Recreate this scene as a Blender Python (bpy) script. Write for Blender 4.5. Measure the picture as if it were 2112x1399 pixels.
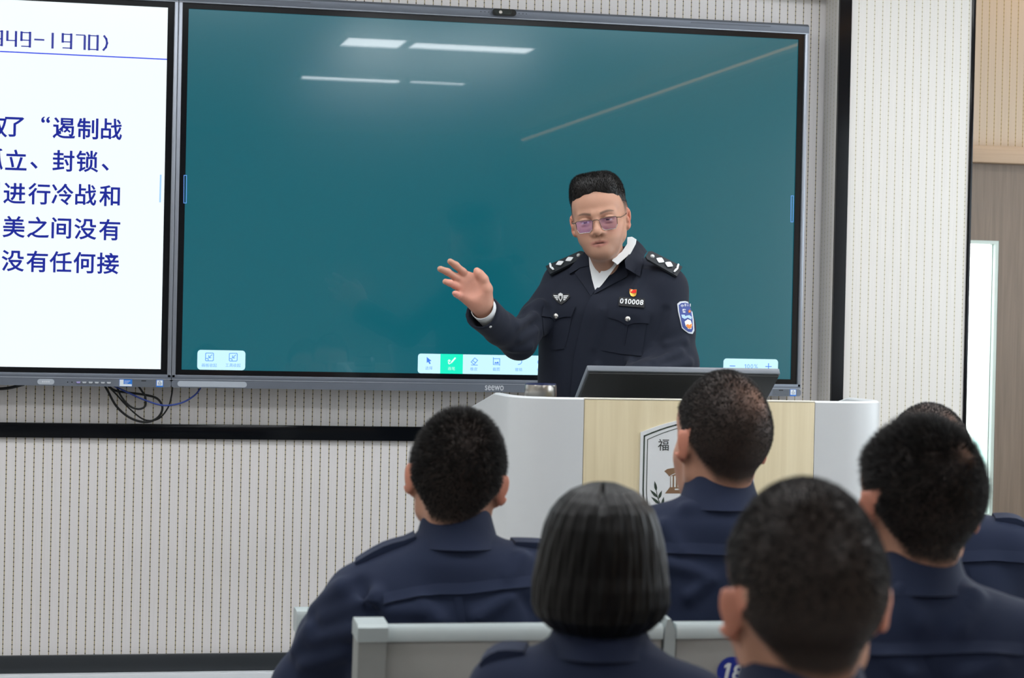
import bpy, bmesh, math, random
import numpy as np
from mathutils import Vector, Matrix, Quaternion
from mathutils.bvhtree import BVHTree

random.seed(7); RNG = np.random.default_rng(7)
PI = math.pi
scene = bpy.context.scene
for o in list(bpy.data.objects): bpy.data.objects.remove(o)
COL = scene.collection

# ------------------------------------------------------------------ camera
W_PX, H_PX, F_PX = 2112, 1399, 4500.0
CAM = np.array([-0.40736, -6.51237, 1.40047])
YAW, PITCH, ROLL = 0.212512, -0.009923, 0.021666
cy_, sy_ = math.cos(YAW), math.sin(YAW); cp_, sp_ = math.cos(PITCH), math.sin(PITCH)
FWD = np.array([sy_*cp_, cy_*cp_, sp_]); r0 = np.array([cy_, -sy_, 0.0]); u0 = np.cross(r0, FWD)
RGT = math.cos(ROLL)*r0 + math.sin(ROLL)*u0; UP = -math.sin(ROLL)*r0 + math.cos(ROLL)*u0
cam_d = bpy.data.cameras.new('camera'); cam_o = bpy.data.objects.new('camera', cam_d); COL.objects.link(cam_o)
cam_o.matrix_world = Matrix(((RGT[0], UP[0], -FWD[0], CAM[0]), (RGT[1], UP[1], -FWD[1], CAM[1]), (RGT[2], UP[2], -FWD[2], CAM[2]), (0, 0, 0, 1)))
cam_d.sensor_width = 36.0; cam_d.lens = F_PX/W_PX*36.0; cam_d.clip_start = 0.05; cam_d.clip_end = 100
cam_d.dof.use_dof = True; cam_d.dof.focus_distance = 5.85; cam_d.dof.aperture_fstop = 6.3
scene.camera = cam_o

def ray(px, py):
    d = (px-W_PX/2)/F_PX*RGT + (H_PX/2-py)/F_PX*UP + FWD
    return d
def onY(px, py, Y):
    d = ray(px, py); return CAM + d*(Y-CAM[1])/d[1]
def atD(px, py, D):                       # point at depth D along the view axis
    return CAM + ray(px, py)*D
def proj(p):
    q = np.asarray(p)-CAM; z = q@FWD
    return W_PX/2+F_PX*(q@RGT)/z, H_PX/2-F_PX*(q@UP)/z, z

# ------------------------------------------------------------------ exposure, world
vs = scene.view_settings
vs.view_transform = 'Standard'; vs.look = 'None'; vs.gamma = 1.0; vs.use_curve_mapping = False
vs.exposure = 0.1
world = bpy.data.worlds.new('daylight'); scene.world = world; world.use_nodes = True
wn = world.node_tree.nodes; bg = wn['Background']
bg.inputs[0].default_value = (0.86, 0.95, 1.0, 1); bg.inputs[1].default_value = 2.2

def area(name, loc, rot, sx, sy, power, color=(1, 1, 1)):
    l = bpy.data.lights.new(name, 'AREA'); l.shape = 'RECTANGLE'; l.size = sx; l.size_y = sy
    l.energy = power; l.color = color
    o = bpy.data.objects.new(name, l); o.location = loc; o.rotation_euler = rot; COL.objects.link(o); return o
# added lamps, unseen, standing in for daylight at two assumed windows on the right
for wy in (-1.25, -3.35):
    area('window_daylight', (3.64, wy, 1.75), (0, PI/2, 0), 1.36, 1.6, 16, (0.80, 0.90, 1.0))

# ------------------------------------------------------------------ helpers: materials
def lin(c):
    return tuple(((v/255)/12.92 if v/255 <= 0.04045 else ((v/255+0.055)/1.055)**2.4) for v in c)
def mat(name, rgb, rough=0.6, metal=0.0, spec=0.5, var=0.04, vscale=30.0, bump=0.0, bscale=200.0, emit=None, estr=0.0, coat=0.0, sheen=0.0, alpha=1.0, trans=0.0, ior=1.45, vcol=None):
    m = bpy.data.materials.new(name); m.use_nodes = True
    nt = m.node_tree; N = nt.nodes; L = nt.links
    b = N['Principled BSDF']
    col = lin(rgb)
    b.inputs['Roughness'].default_value = rough; b.inputs['Metallic'].default_value = metal
    b.inputs['Specular IOR Level'].default_value = spec; b.inputs['IOR'].default_value = ior
    b.inputs['Coat Weight'].default_value = coat; b.inputs['Sheen Weight'].default_value = sheen
    b.inputs['Sheen Roughness'].default_value = 0.5
    b.inputs['Transmission Weight'].default_value = trans; b.inputs['Alpha'].default_value = alpha
    tc = N.new('ShaderNodeTexCoord')
    nz = N.new('ShaderNodeTexNoise'); nz.inputs['Scale'].default_value = vscale; nz.inputs['Detail'].default_value = 3
    L.new(tc.outputs['Object'], nz.inputs['Vector'])
    mx = N.new('ShaderNodeMix'); mx.data_type = 'RGBA'
    mx.inputs[6].default_value = tuple(max(0, v*(1-var)) for v in col)+(1,); mx.inputs[7].default_value = tuple(min(1, v*(1+var)) for v in col)+(1,)
    L.new(nz.outputs['Fac'], mx.inputs[0])
    out = mx.outputs[2]
    if vcol:
        at = N.new('ShaderNodeAttribute'); at.attribute_name = vcol
        m2 = N.new('ShaderNodeMix'); m2.data_type = 'RGBA'; m2.blend_type = 'MULTIPLY'; m2.inputs[0].default_value = 1
        sc = N.new('ShaderNodeMapRange'); sc.inputs[3].default_value = 1-var; sc.inputs[4].default_value = 1+var
        L.new(nz.outputs['Fac'], sc.inputs[0])
        L.new(at.outputs['Color'], m2.inputs[6]); L.new(sc.outputs[0], m2.inputs[7]); out = m2.outputs[2]
    L.new(out, b.inputs['Base Color'])
    if emit is not None:
        b.inputs['Emission Color'].default_value = lin(emit)+(1,); b.inputs['Emission Strength'].default_value = estr
    if bump > 0:
        n2 = N.new('ShaderNodeTexNoise'); n2.inputs['Scale'].default_value = bscale; n2.inputs['Detail'].default_value = 4
        L.new(tc.outputs['Object'], n2.inputs['Vector'])
        bp = N.new('ShaderNodeBump'); bp.inputs['Strength'].default_value = bump; bp.inputs['Distance'].default_value = 0.004
        L.new(n2.outputs['Fac'], bp.inputs['Height']); L.new(bp.outputs[0], b.inputs['Normal'])
    return m

def math_node(nt, op, a, b=None, c=None):
    n = nt.nodes.new('ShaderNodeMath'); n.operation = op
    for i, v in enumerate((a, b, c)):
        if v is None: continue
        if isinstance(v, (int, float)): n.inputs[i].default_value = v
        else: nt.links.new(v, n.inputs[i])
    return n.outputs[0]

def stripe_mat(name, base, line, dot, phase=-0.501, period=0.0266, zper=0.0136):
    m = bpy.data.materials.new(name); m.use_nodes = True; nt = m.node_tree; N = nt.nodes; L = nt.links
    b = N['Principled BSDF']; b.inputs['Roughness'].default_value = 0.55; b.inputs['Specular IOR Level'].default_value = 0.3
    g = N.new('ShaderNodeNewGeometry'); sx = N.new('ShaderNodeSeparateXYZ'); L.new(g.outputs['Position'], sx.inputs[0])
    u = math_node(nt, 'ADD', sx.outputs[0], math_node(nt, 'SUBTRACT', sx.outputs[1], 0.10))
    t = math_node(nt, 'DIVIDE', math_node(nt, 'SUBTRACT', u, phase), period)
    idx = math_node(nt, 'FLOOR', math_node(nt, 'ADD', t, 0.5))
    du = math_node(nt, 'ABSOLUTE', math_node(nt, 'MULTIPLY', math_node(nt, 'SUBTRACT', t, idx), period))
    lm = math_node(nt, 'LESS_THAN', du, 0.00125)
    zz = math_node(nt, 'ADD', math_node(nt, 'DIVIDE', sx.outputs[2], zper), math_node(nt, 'MULTIPLY', idx, 0.137))
    dz = math_node(nt, 'MULTIPLY', math_node(nt, 'SUBTRACT', math_node(nt, 'FRACT', zz), 0.5), zper)
    rr = math_node(nt, 'SQRT', math_node(nt, 'ADD', math_node(nt, 'MULTIPLY', du, du), math_node(nt, 'MULTIPLY', dz, dz)))
    dm = math_node(nt, 'LESS_THAN', rr, 0.0019)
    cb = N.new('ShaderNodeCombineXYZ'); L.new(u, cb.inputs[0]); L.new(math_node(nt, 'MULTIPLY', sx.outputs[2], 0.012), cb.inputs[2])
    nz = N.new('ShaderNodeTexNoise'); nz.inputs['Scale'].default_value = 420; nz.inputs['Detail'].default_value = 3; L.new(cb.outputs[0], nz.inputs['Vector'])
    c0 = lin(base)
    m0 = N.new('ShaderNodeMix'); m0.data_type = 'RGBA'; m0.inputs[6].default_value = tuple(v*0.90 for v in c0)+(1,); m0.inputs[7].default_value = tuple(min(1, v*1.08) for v in c0)+(1,)
    L.new(nz.outputs['Fac'], m0.inputs[0])
    m1 = N.new('ShaderNodeMix'); m1.data_type = 'RGBA'; m1.inputs[7].default_value = lin(line)+(1,); L.new(m0.outputs[2], m1.inputs[6]); L.new(lm, m1.inputs[0])
    m2 = N.new('ShaderNodeMix'); m2.data_type = 'RGBA'; m2.inputs[7].default_value = lin(dot)+(1,); L.new(m1.outputs[2], m2.inputs[6]); L.new(dm, m2.inputs[0])
    L.new(m2.outputs[2], b.inputs['Base Color'])
    return m

def wood_mat(name, c1, c2, rough=0.4, scale=(14, 14, 0.9), coat=0.0):
    m = bpy.data.materials.new(name); m.use_nodes = True; nt = m.node_tree; N = nt.nodes; L = nt.links
    b = N['Principled BSDF']; b.inputs['Roughness'].default_value = rough; b.inputs['Coat Weight'].default_value = coat
    tc = N.new('ShaderNodeTexCoord'); mp = N.new('ShaderNodeMapping'); mp.inputs['Scale'].default_value = scale
    L.new(tc.outputs['Object'], mp.inputs[0])
    nz = N.new('ShaderNodeTexNoise'); nz.inputs['Scale'].default_value = 3; nz.inputs['Detail'].default_value = 5; nz.inputs['Distortion'].default_value = 0.6
    L.new(mp.outputs[0], nz.inputs['Vector'])
    cr = N.new('ShaderNodeValToRGB'); cr.color_ramp.elements[0].position = 0.3; cr.color_ramp.elements[0].color = lin(c1)+(1,)
    cr.color_ramp.elements[1].position = 0.7; cr.color_ramp.elements[1].color = lin(c2)+(1,)
    L.new(nz.outputs['Fac'], cr.inputs[0]); L.new(cr.outputs[0], b.inputs['Base Color'])
    return m

def emit_mat(name, rgb, strength, gloss=False):
    m = bpy.data.materials.new(name); m.use_nodes = True; nt = m.node_tree; N = nt.nodes; L = nt.links
    b = N['Principled BSDF']; b.inputs['Base Color'].default_value = (0.004, 0.004, 0.004, 1)
    b.inputs['Emission Color'].default_value = lin(rgb)+(1,); b.inputs['Emission Strength'].default_value = strength
    b.inputs['Roughness'].default_value = 0.3
    if gloss:                                   # anti-glare glass: a sharp reflection with a wide soft haze around it
        b.inputs['Roughness'].default_value = 0.14; b.inputs['Specular IOR Level'].default_value = 1.0
        b.inputs['Coat Weight'].default_value = 0.5; b.inputs['Coat Roughness'].default_value = 0.012; b.inputs['Coat IOR'].default_value = 1.5
    return m

# ------------------------------------------------------------------ helpers: mesh building
class MB:
    """Collects shapes (each with a material slot number) and links them as ONE mesh object."""
    def __init__(s): s.v = []; s.f = []; s.m = []; s.smooth = []
    def add(s, vs, fs, mi=0, sm=False, M=None):
        o = len(s.v)
        for p in vs:
            if M is not None: p = M @ Vector(p)
            s.v.append((p[0], p[1], p[2]))
        for f in fs: s.f.append([i+o for i in f]); s.m.append(mi); s.smooth.append(sm)
    def box(s, x0, x1, y0, y1, z0, z1, mi=0, bev=0.0, seg=2, M=None):
        bm = bmesh.new(); bmesh.ops.create_cube(bm, size=1)
        for v in bm.verts: v.co = Vector(((x0+x1)/2+v.co.x*(x1-x0), (y0+y1)/2+v.co.y*(y1-y0), (z0+z1)/2+v.co.z*(z1-z0)))
        if bev > 0: bmesh.ops.bevel(bm, geom=list(bm.edges), offset=bev, segments=seg, profile=0.5, affect='EDGES')
        s.bm(bm, mi, bev > 0, M)
    def bm(s, bm, mi=0, sm=False, M=None):
        bm.verts.index_update(); s.add([v.co.copy() for v in bm.verts], [[v.index for v in f.verts] for f in bm.faces], mi, sm, M); bm.free()
    def prism(s, poly, axis, a, b, mi=0, sm=False, M=None):
        """poly: 2-D outline; axis 'y': (x,z) extruded from y=a to y=b; 'x': (y,z); 'z': (x,y)."""
        n = len(poly); mk = {'y': lambda p, t: (p[0], t, p[1]), 'x': lambda p, t: (t, p[0], p[1]), 'z': lambda p, t: (p[0], p[1], t)}[axis]
        vs = [mk(p, a) for p in poly]+[mk(p, b) for p in poly]
        fs = [list(range(n))[::-1], [n+i for i in range(n)]]+[[i, (i+1) % n, n+(i+1) % n, n+i] for i in range(n)]
        s.add(vs, fs, mi, sm, M)
    def tube(s, pts, r, n=10, mi=0, cap=True, M=None):
        pts = [Vector(p) for p in pts]; rs = r if hasattr(r, '__len__') else [r]*len(pts)
        vs = []; fs = []; ref = None
        for i, p in enumerate(pts):
            t = (pts[min(i+1, len(pts)-1)]-pts[max(i-1, 0)]).normalized()
            if ref is None: ref = t.orthogonal().normalized()
            ref = (ref-t*ref.dot(t)).normalized(); bn = t.cross(ref)
            for k in range(n):
                a = 2*PI*k/n; vs.append(p+(ref*math.cos(a)+bn*math.sin(a))*rs[i])
        for i in range(len(pts)-1):
            for k in range(n): fs.append([i*n+k, i*n+(k+1) % n, (i+1)*n+(k+1) % n, (i+1)*n+k])
        if cap: fs.append(list(range(n))[::-1]); fs.append([(len(pts)-1)*n+k for k in range(n)])
        s.add(vs, fs, mi, True, M)
    def lathe(s, prof, n=40, mi=0, M=None, sm=True):
        vs = []; fs = []
        for r, z in prof:
            for k in range(n): vs.append((r*math.cos(2*PI*k/n), r*math.sin(2*PI*k/n), z))
        for i in range(len(prof)-1):
            for k in range(n): fs.append([i*n+k, i*n+(k+1) % n, (i+1)*n+(k+1) % n, (i+1)*n+k])
        s.add(vs, fs, mi, sm, M)
    def build(s, name, mats, parent=None, loc=None):
        me = bpy.data.meshes.new(name); me.from_pydata(s.v, [], s.f)
        for m in (mats if isinstance(mats, (list, tuple)) else [mats]): me.materials.append(m)
        for i, p in enumerate(me.polygons): p.material_index = s.m[i]; p.use_smooth = s.smooth[i]
        if any(s.smooth) and not all(s.smooth) or any(s.smooth):
            try: me.set_sharp_from_angle(angle=math.radians(42))
            except Exception: pass
        me.update()
        o = bpy.data.objects.new(name, me); COL.objects.link(o)
        if parent is not None:
            o.parent = parent; o.matrix_parent_inverse = Matrix.Identity(4)
            if loc is None: me.transform(parent_world(parent).inverted())
        if loc is not None: o.location = loc
        return o
def parent_world(p):
    M = p.matrix_basis.copy()
    while p.parent is not None:
        p = p.parent; M = p.matrix_basis @ M
    return M
def thing(name, label, cat, loc, group=None, rotz=0.0):
    o = bpy.data.objects.new(name, None); o.empty_display_size = 0.1; COL.objects.link(o)
    o.location = loc; o.rotation_euler = (0, 0, rotz); tag(o, label, cat, group); return o
def tag(o, label, cat, group=None):
    o['label'] = label; o['category'] = cat
    if group: o['group'] = group
    return o
def struct(o): o['kind'] = 'structure'; return o
def rrect(x0, x1, z0, z1, r, n=5):
    pts = []
    for cx, cz, a0 in ((x1-r, z1-r, 0), (x0+r, z1-r, PI/2), (x0+r, z0+r, PI), (x1-r, z0+r, 1.5*PI)):
        for i in range(n+1):
            a = a0+PI/2*i/n; pts.append((cx+r*math.cos(a), cz+r*math.sin(a)))
    return pts
def spline(pts, n=8):
    """Catmull-Rom through pts."""
    P = [np.array(p, float) for p in pts]; P = [2*P[0]-P[1]]+P+[2*P[-1]-P[-2]]; out = []
    for i in range(1, len(P)-2):
        for k in range(n):
            t = k/n; a, b, c, d = P[i-1], P[i], P[i+1], P[i+2]
            out.append(0.5*((2*b)+(-a+c)*t+(2*a-5*b+4*c-d)*t*t+(-a+3*b-3*c+d)*t**3))
    out.append(P[-2]); return out

_fc = {}
def _glyph(ch, bold):
    cu = bpy.data.curves.new('t', 'FONT'); cu.body = ch; cu.size = 1; cu.offset = bold; cu.resolution_u = 4; cu.align_x = 'CENTER'
    ob = bpy.data.objects.new('t', cu); COL.objects.link(ob)
    dg = bpy.context.evaluated_depsgraph_get(); ev = ob.evaluated_get(dg); me = ev.to_mesh()
    vs = [(v.co.x, v.co.y) for v in me.vertices]; fs = [list(p.vertices) for p in me.polygons]; ar = sum(p.area for p in me.polygons)
    ev.to_mesh_clear(); bpy.data.objects.remove(ob); bpy.data.curves.remove(cu); return vs, fs, ar
def glyph(ch, bold=0.0):
    """Outline of a text as 2-D mesh (unit em): verts, faces, width. Bold as far as the outline still fills."""
    k = (ch, bold)
    if ch == '1':                               # a one with its flag
        w = 0.06+bold; p = [(0.02-w, -0.35), (0.02+w, -0.35), (0.02+w, 0.35), (0.03-w, 0.35), (-0.19, 0.22), (-0.19, 0.20-1.1*w), (0.02-w, 0.33-1.9*w)]
        a = np.array(p); c = (a.max(0)+a.min(0))/2; return (a-c).tolist(), [[0, 1, 2, 3, 6], [3, 4, 5, 6]], a.max(0)-a.min(0), c
    if k not in _fc:
        a0 = _glyph(ch, 0.0)[2] if bold else 0
        for b_ in (bold, bold*0.75, bold*0.5, bold*0.25, 0.0):
            vs, fs, ar = _glyph(ch, b_)
            if not bold or a0*(1+6*b_) <= ar <= a0*1.9: break
        if vs:
            a = np.array(vs); c = (a.max(0)+a.min(0))/2; _fc[k] = ((a-c).tolist(), fs, a.max(0)-a.min(0), c)
        else: _fc[k] = ([], [], np.zeros(2), np.zeros(2))
    return _fc[k]
def put_text(mb, ch, org, ux, uz, size, bold=0.0, mi=0, height=None, width=None, keep=False):
    """Text centred on org, in the plane of ux (right), uz (up); height: fit glyph height to it."""
    vs, fs, ext, c = glyph(ch, bold)
    if not vs: return
    sx = sz = size
    if height: sz = sx = height/ext[1]
    if width: sx = width/ext[0]
    o = np.array(org, float)
    off = c if keep else (0, 0)
    mb.add([tuple(o+np.array(ux)*(x+off[0])*sx+np.array(uz)*(y+off[1]-(0.36 if keep else 0))*sz) for x, y in vs], fs, mi)
EX, EY, EZ = np.array([1., 0, 0]), np.array([0, 1., 0]), np.array([0, 0, 1.])

# ------------------------------------------------------------------ materials
M_WALL = stripe_mat('striped_wall_panel', (221, 218, 217), (152, 140, 94), (58, 52, 34))
M_WALL2 = stripe_mat('striped_wall_panel_lit', (220, 217, 212), (206, 200, 176), (156, 150, 120), phase=0.012)  # same panel under stronger light, painted in as paler lines and dots
M_WALL3 = stripe_mat('striped_wall_panel_warm_lit', (208, 192, 172), (182, 160, 104), (140, 120, 70), phase=0.004)  # same panel again, with the warm LED glow put into its colours
M_BLACK = mat('black_gloss_trim', (14, 16, 20), rough=0.1, spec=0.22, var=0.15, vscale=4)
M_BLACKM = mat('charcoal_skirting', (44, 48, 52), rough=0.35, var=0.12, vscale=6)
M_WHITE = mat('white_paint', (214, 218, 222), rough=0.5, var=0.02)
M_CEIL = mat('ceiling_paint', (232, 232, 230), rough=0.8, var=0.02)
M_FLOOR = mat('grey_floor', (150, 148, 145), rough=0.35, var=0.08, vscale=5)
M_FRAME = mat('silver_frame', (150, 156, 166), rough=0.38, metal=0.55, var=0.03)
M_FRAMED = mat('grey_frame', (112, 119, 130), rough=0.42, metal=0.4, var=0.04)
M_BEZEL = mat('black_bezel', (14, 16, 20), rough=0.12, spec=0.5)
M_DOOR = wood_mat('taupe_laminate', (124, 109, 95), (140, 124, 109), rough=0.5, scale=(30, 30, 1.2))
M_LINTEL = wood_mat('tan_lintel_wood', (190, 164, 138), (204, 178, 150), rough=0.5, scale=(1, 30, 30))
M_MAPLE = wood_mat('pale_maple_laminate', (208, 194, 158), (222, 210, 176), rough=0.42, scale=(16, 16, 0.8))
M_PODW = mat('white_satin_podium', (210, 214, 216), rough=0.35, var=0.015)
M_STEEL = mat('brushed_steel', (176, 172, 166), rough=0.28, metal=1.0, var=0.12, vscale=60)
M_PLASTIC = mat('black_plastic', (20, 22, 24), rough=0.42, var=0.1)
M_CABLE = mat('black_cable', (16, 18, 20), rough=0.5)
M_CABLEB = mat('blue_cable', (44, 66, 140), rough=0.5)
M_CHAIR = mat('grey_metal_chair', (178, 188, 188), rough=0.4, metal=0.1, var=0.03)
M_CHAIRP = mat('taupe_chair_panel', (150, 150, 146), rough=0.55, var=0.05)
M_SEAT = mat('blue_grey_seat_fabric', (60, 70, 96), rough=0.9, sheen=0.3)

# ------------------------------------------------------------------ the room
XR, XL, YB, ZC = 3.62, -3.4, -12.6, 3.0
b = MB(); b.box(XL-0.1, XR+0.1, YB-0.1, 0.6, -0.1, 0.0); struct(b.build('floor', M_FLOOR))
b = MB(); b.box(XL-0.1, XR+0.1, YB-0.1, 0.6, ZC, ZC+0.1); struct(b.build('ceiling', M_CEIL))
b = MB(); b.box(XL, 2.50, 0.10, 0.22, 0.0, ZC); struct(b.build('wall_back', M_WALL))
# projecting panel beside the screens (the screens sit in the recess) and the bulkhead above
b = MB(); b.box(2.020, 2.472, -0.01, 0.099, 0.0, ZC); struct(b.build('wall_panel', M_WALL2))
b = MB(); b.box(XL, 2.0195, -0.01, 0.099, 2.46, ZC); struct(b.build('wall_bulkhead', M_WALL2))
b = MB(); b.box(2.0235, 2.063, -0.022, -0.0101, 0.0, ZC-0.001); struct(b.build('trim_1', M_BLACK))
b = MB(); b.box(2.4725, 2.484, -0.016, 0.42, 0.0, ZC-0.001, bev=0.002); struct(b.build('trim_2', M_BLACK))
zt = 1.0585; b = MB(); b.box(XL+0.001, 2.0195, 0.086, 0.0999, 1.014, zt, bev=0.002); struct(b.build('trim_3', M_BLACK))
b = MB(); b.box(XL+0.001, 2.0195, 0.085, 0.0999, 0.316, 0.368, bev=0.002); struct(b.build('trim_4', M_BLACKM))
b = MB(); b.box(XL+0.001, 2.0195, 0.050, 0.0999, 0.0, 0.3155, bev=0.004); struct(b.build('baseboard_back', M_WHITE))
# side and rear walls (right wall has two window openings, unseen, added for light)
b = MB(); b.box(XL-0.1, XL, YB, 0.22, 0.0, ZC); struct(b.build('wall_left', M_WALL2))
b = MB(); b.box(XL, XR, YB-0.1, YB, 0.0, ZC); struct(b.build('wall_rear', M_WHITE))
b = MB(); assumed_wins = [(-2.10, -0.40), (-4.20, -2.50)]  # assumed windows, out of view, added for cool light from the right
b.box(XR, XR+0.1, YB, 0.6, 0.0, 1.05); b.box(XR, XR+0.1, YB, 0.6, 2.45, ZC)
ys = [0.6]+[v for w in assumed_wins for v in (w[1], w[0])]+[YB]
for i in range(0, len(ys), 2): b.box(XR, XR+0.1, ys[i+1], ys[i], 1.05, 2.45)
struct(b.build('wall_right', M_WALL3))
for i, (y0, y1) in enumerate(assumed_wins):
    b = MB()
    for a0, a1, z0, z1 in ((y0, y0+0.05, 1.05, 2.45), (y1-0.05, y1, 1.05, 2.45), (y0+0.05, y1-0.05, 1.05, 1.10), (y0+0.05, y1-0.05, 2.40, 2.45), ((y0+y1)/2-0.02, (y0+y1)/2+0.02, 1.10, 2.40)):
        b.box(XR+0.03, XR+0.08, a0, a1, z0, z1)
    struct(b.build('window_%d' % (i+1), M_WHITE))
# doorway alcove on the right: striped wall, tan lintel, taupe door with a narrow vision panel
YD = 0.45
pL = onY(1990, 700, YD)[0]; pR = onY(2058, 620, YD)[0]; pT = onY(2030, 496, YD)[2]; pB = onY(2030, 1075, YD)[2]
zl0, zl1 = onY(2050, 338, YD)[2], onY(2050, 303, YD)[2]
b = MB(); b.box(2.484, XR, YD, YD+0.1, zl1, ZC); struct(b.build('wall_doorway', M_WALL3))
b = MB(); b.box(2.484, XR, YD-0.05, YD+0.1, zl0, zl1-0.0005, bev=0.003); struct(b.build('trim_5', M_LINTEL))
x0 = 2.4845; vx0, vx1, vz0, vz1 = pL-0.07, pR, 0.75, pT
b = MB(); b.box(x0, vx0, YD, YD+0.05, 0.005, zl0-0.001); b.box(vx1, XR-0.005, YD, YD+0.05, 0.005, zl0-0.001)
b.box(vx0, vx1, YD, YD+0.05, 0.005, vz0); b.box(vx0, vx1, YD, YD+0.05, vz1, zl0-0.001)
door = struct(b.build('door_1', M_DOOR))
b = MB()
for a in ((vx0, vx0+0.012, vz0, vz1), (vx1-0.012, vx1, vz0, vz1), (vx0+0.012, vx1-0.012, vz0, vz0+0.012), (vx0+0.012, vx1-0.012, vz1-0.012, vz1)): b.box(a[0], a[1], YD+0.002, YD+0.048, a[2], a[3])
b.build('glazing_bead', mat('pale_green_bead', (214, 230, 222), rough=0.3), door)
M_GLASS = mat('clear_glass', (250, 253, 252), rough=0.02, trans=1.0, var=0.0, ior=1.1)
b = MB(); b.box(vx0+0.012, vx1-0.012, YD+0.022, YD+0.028, vz0+0.012, vz1-0.012); b.build('glass_pane', M_GLASS, door)
b = MB(); b.box(2.0, 4.6, 0.601, 2.0, -0.1, 0.0); struct(b.build('floor', M_FLOOR))
# pale corridor seen through the vision panel
b = MB(); b.box(2.0, 4.6, 1.9, 2.0, -0.1, 3.2); struct(b.build('wall_corridor', mat('corridor_paint', (240, 250, 248), rough=0.8)))
px0, px1 = onY(2017, 600, 1.5)[0], onY(2040, 600, 1.5)[0]
b = MB(); b.box(px0, px1, 1.5, 1.52, 0.0, onY(2030, 505, 1.5)[2]); tag(b.build('curtain_strip', mat('pale_teal_curtain', (176, 214, 212), rough=0.8, var=0.2, vscale=9)), 'pale teal strip of curtain seen through the narrow door glass', 'curtain')
area('alcove_warm_fill', (3.0, 0.15, 2.97), (0, 0, 0), 0.5, 0.1, 2.0, (1.0, 0.66, 0.36))  # added fill lamp, out of view, that warms the alcove
area('added_corridor_light', (3.1, 1.0, 2.9), (0, 0, 0), 1.4, 0.8, 260, (0.97, 1.0, 1.0))  # unseen lamp added to brighten the corridor behind the door glass

# ------------------------------------------------------------------ ceiling lights
M_LED = emit_mat('led_diffuser', (250, 252, 255), 10.0); M_LEDB = emit_mat('bright_led_diffuser', (250, 252, 255), 24.0)
M_LEDF = mat('lamp_frame', (225, 226, 228), rough=0.4)
def ceiling_light(x0, x1, y0, y1, label, z=ZC, m=None):
    t = thing('ceiling_light', label, 'ceiling light', ((x0+x1)/2, (y0+y1)/2, z), 'ceiling light panels')
    f = MB(); e = 0.02
    for a in ((x0, x1, y0, y0+e), (x0, x1, y1-e, y1), (x0, x0+e, y0+e, y1-e), (x1-e, x1, y0+e, y1-e)): f.box(a[0], a[1], a[2], a[3], z-0.03, z-0.0005)
    f.build('frame', M_LEDF, t)
    d = MB(); d.box(x0+e, x1-e, y0+e, y1-e, z-0.022, z-0.0005); d.build('diffuser', m or M_LED, t)
    return t
for (x0, x1, y0, y1) in ((1.25, 1.63, -6.26, -5.82), (1.65, 2.40, -6.22, -5.90), (1.24, 1.94, -8.16, -7.94), (1.97, 2.38, -8.10, -7.94)):
    ceiling_light(x0, x1, y0, y1, 'white rectangular ceiling light panel above the seated audience, reflected in the green screen', m=M_LEDB)
for x in (-1.9, 0.1, 2.1):  # unseen panels added to light the front of the room
    for y in (-1.5, -3.3):
        ceiling_light(x-0.6, x+0.6, y-0.3, y+0.3, 'unseen white rectangular ceiling light panel near the front wall, added for illumination')
for x in (-2.3, -1.1):  # unseen left-hand panels, assumed, added for more illumination
    for y in (-6.0, -8.1):
        ceiling_light(x-0.6, x+0.3, y-0.15, y+0.15, 'unseen white rectangular ceiling light panel assumed on the left of the ceiling')
# warm cove strip along the right wall
M_WARM = emit_mat('warm_led_strip', (255, 190, 110), 6.0)
b = MB(); b.box(3.50, 3.508, -11.4, 0.3, 2.885, 2.895); tag(b.build('cove_light_strip', M_WARM), 'long warm LED strip running along the right wall below the ceiling', 'light')
b = MB(); b.box(3.509, XR, -11.4, 0.3, 2.86, 2.899); struct(b.build('trim_6', M_WHITE))

# ------------------------------------------------------------------ the two interactive displays
AW, AH, AZ = 1.895, 1.066, 1.225
M_TEAL = emit_mat('teal_screen', (0, 91, 105), 1.0, gloss=True)
M_SLIDE = emit_mat('white_slide_screen', (240, 251, 255), 1.0, gloss=True)
M_INK = emit_mat('slide_blue_text', (34, 44, 146), 1.0)
M_RULE = emit_mat('slide_blue_rule', (36, 62, 226), 1.0)
M_BAR = emit_mat('toolbar_pale_blue', (200, 243, 254), 1.0)
M_BARG = emit_mat('toolbar_green', (22, 238, 196), 1.0)
M_ICON = emit_mat('toolbar_blue_icon', (96, 158, 240), 1.0)
M_ICOND = emit_mat('toolbar_strong_blue_icon', (70, 130, 236), 1.0)
M_ICONW = emit_mat('toolbar_white_icon', (240, 255, 252), 1.0)
M_HANDLE = emit_mat('side_handle_blue', (96, 150, 224), 1.0)
M_HANDLEL = emit_mat('side_handle_light', (160, 205, 250), 1.0)
M_LABELB = mat('blue_label', (40, 120, 214), rough=0.4)
M_LABELW = mat('white_label', (226, 234, 238), rough=0.4)
M_PILL = mat('pale_grey_pill', (168, 176, 186), rough=0.5)
M_LOGO = mat('pale_logo', (205, 210, 216), rough=0.5)
M_LENS = mat('camera_lens', (10, 12, 14), rough=0.05, coat=1.0)

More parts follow.
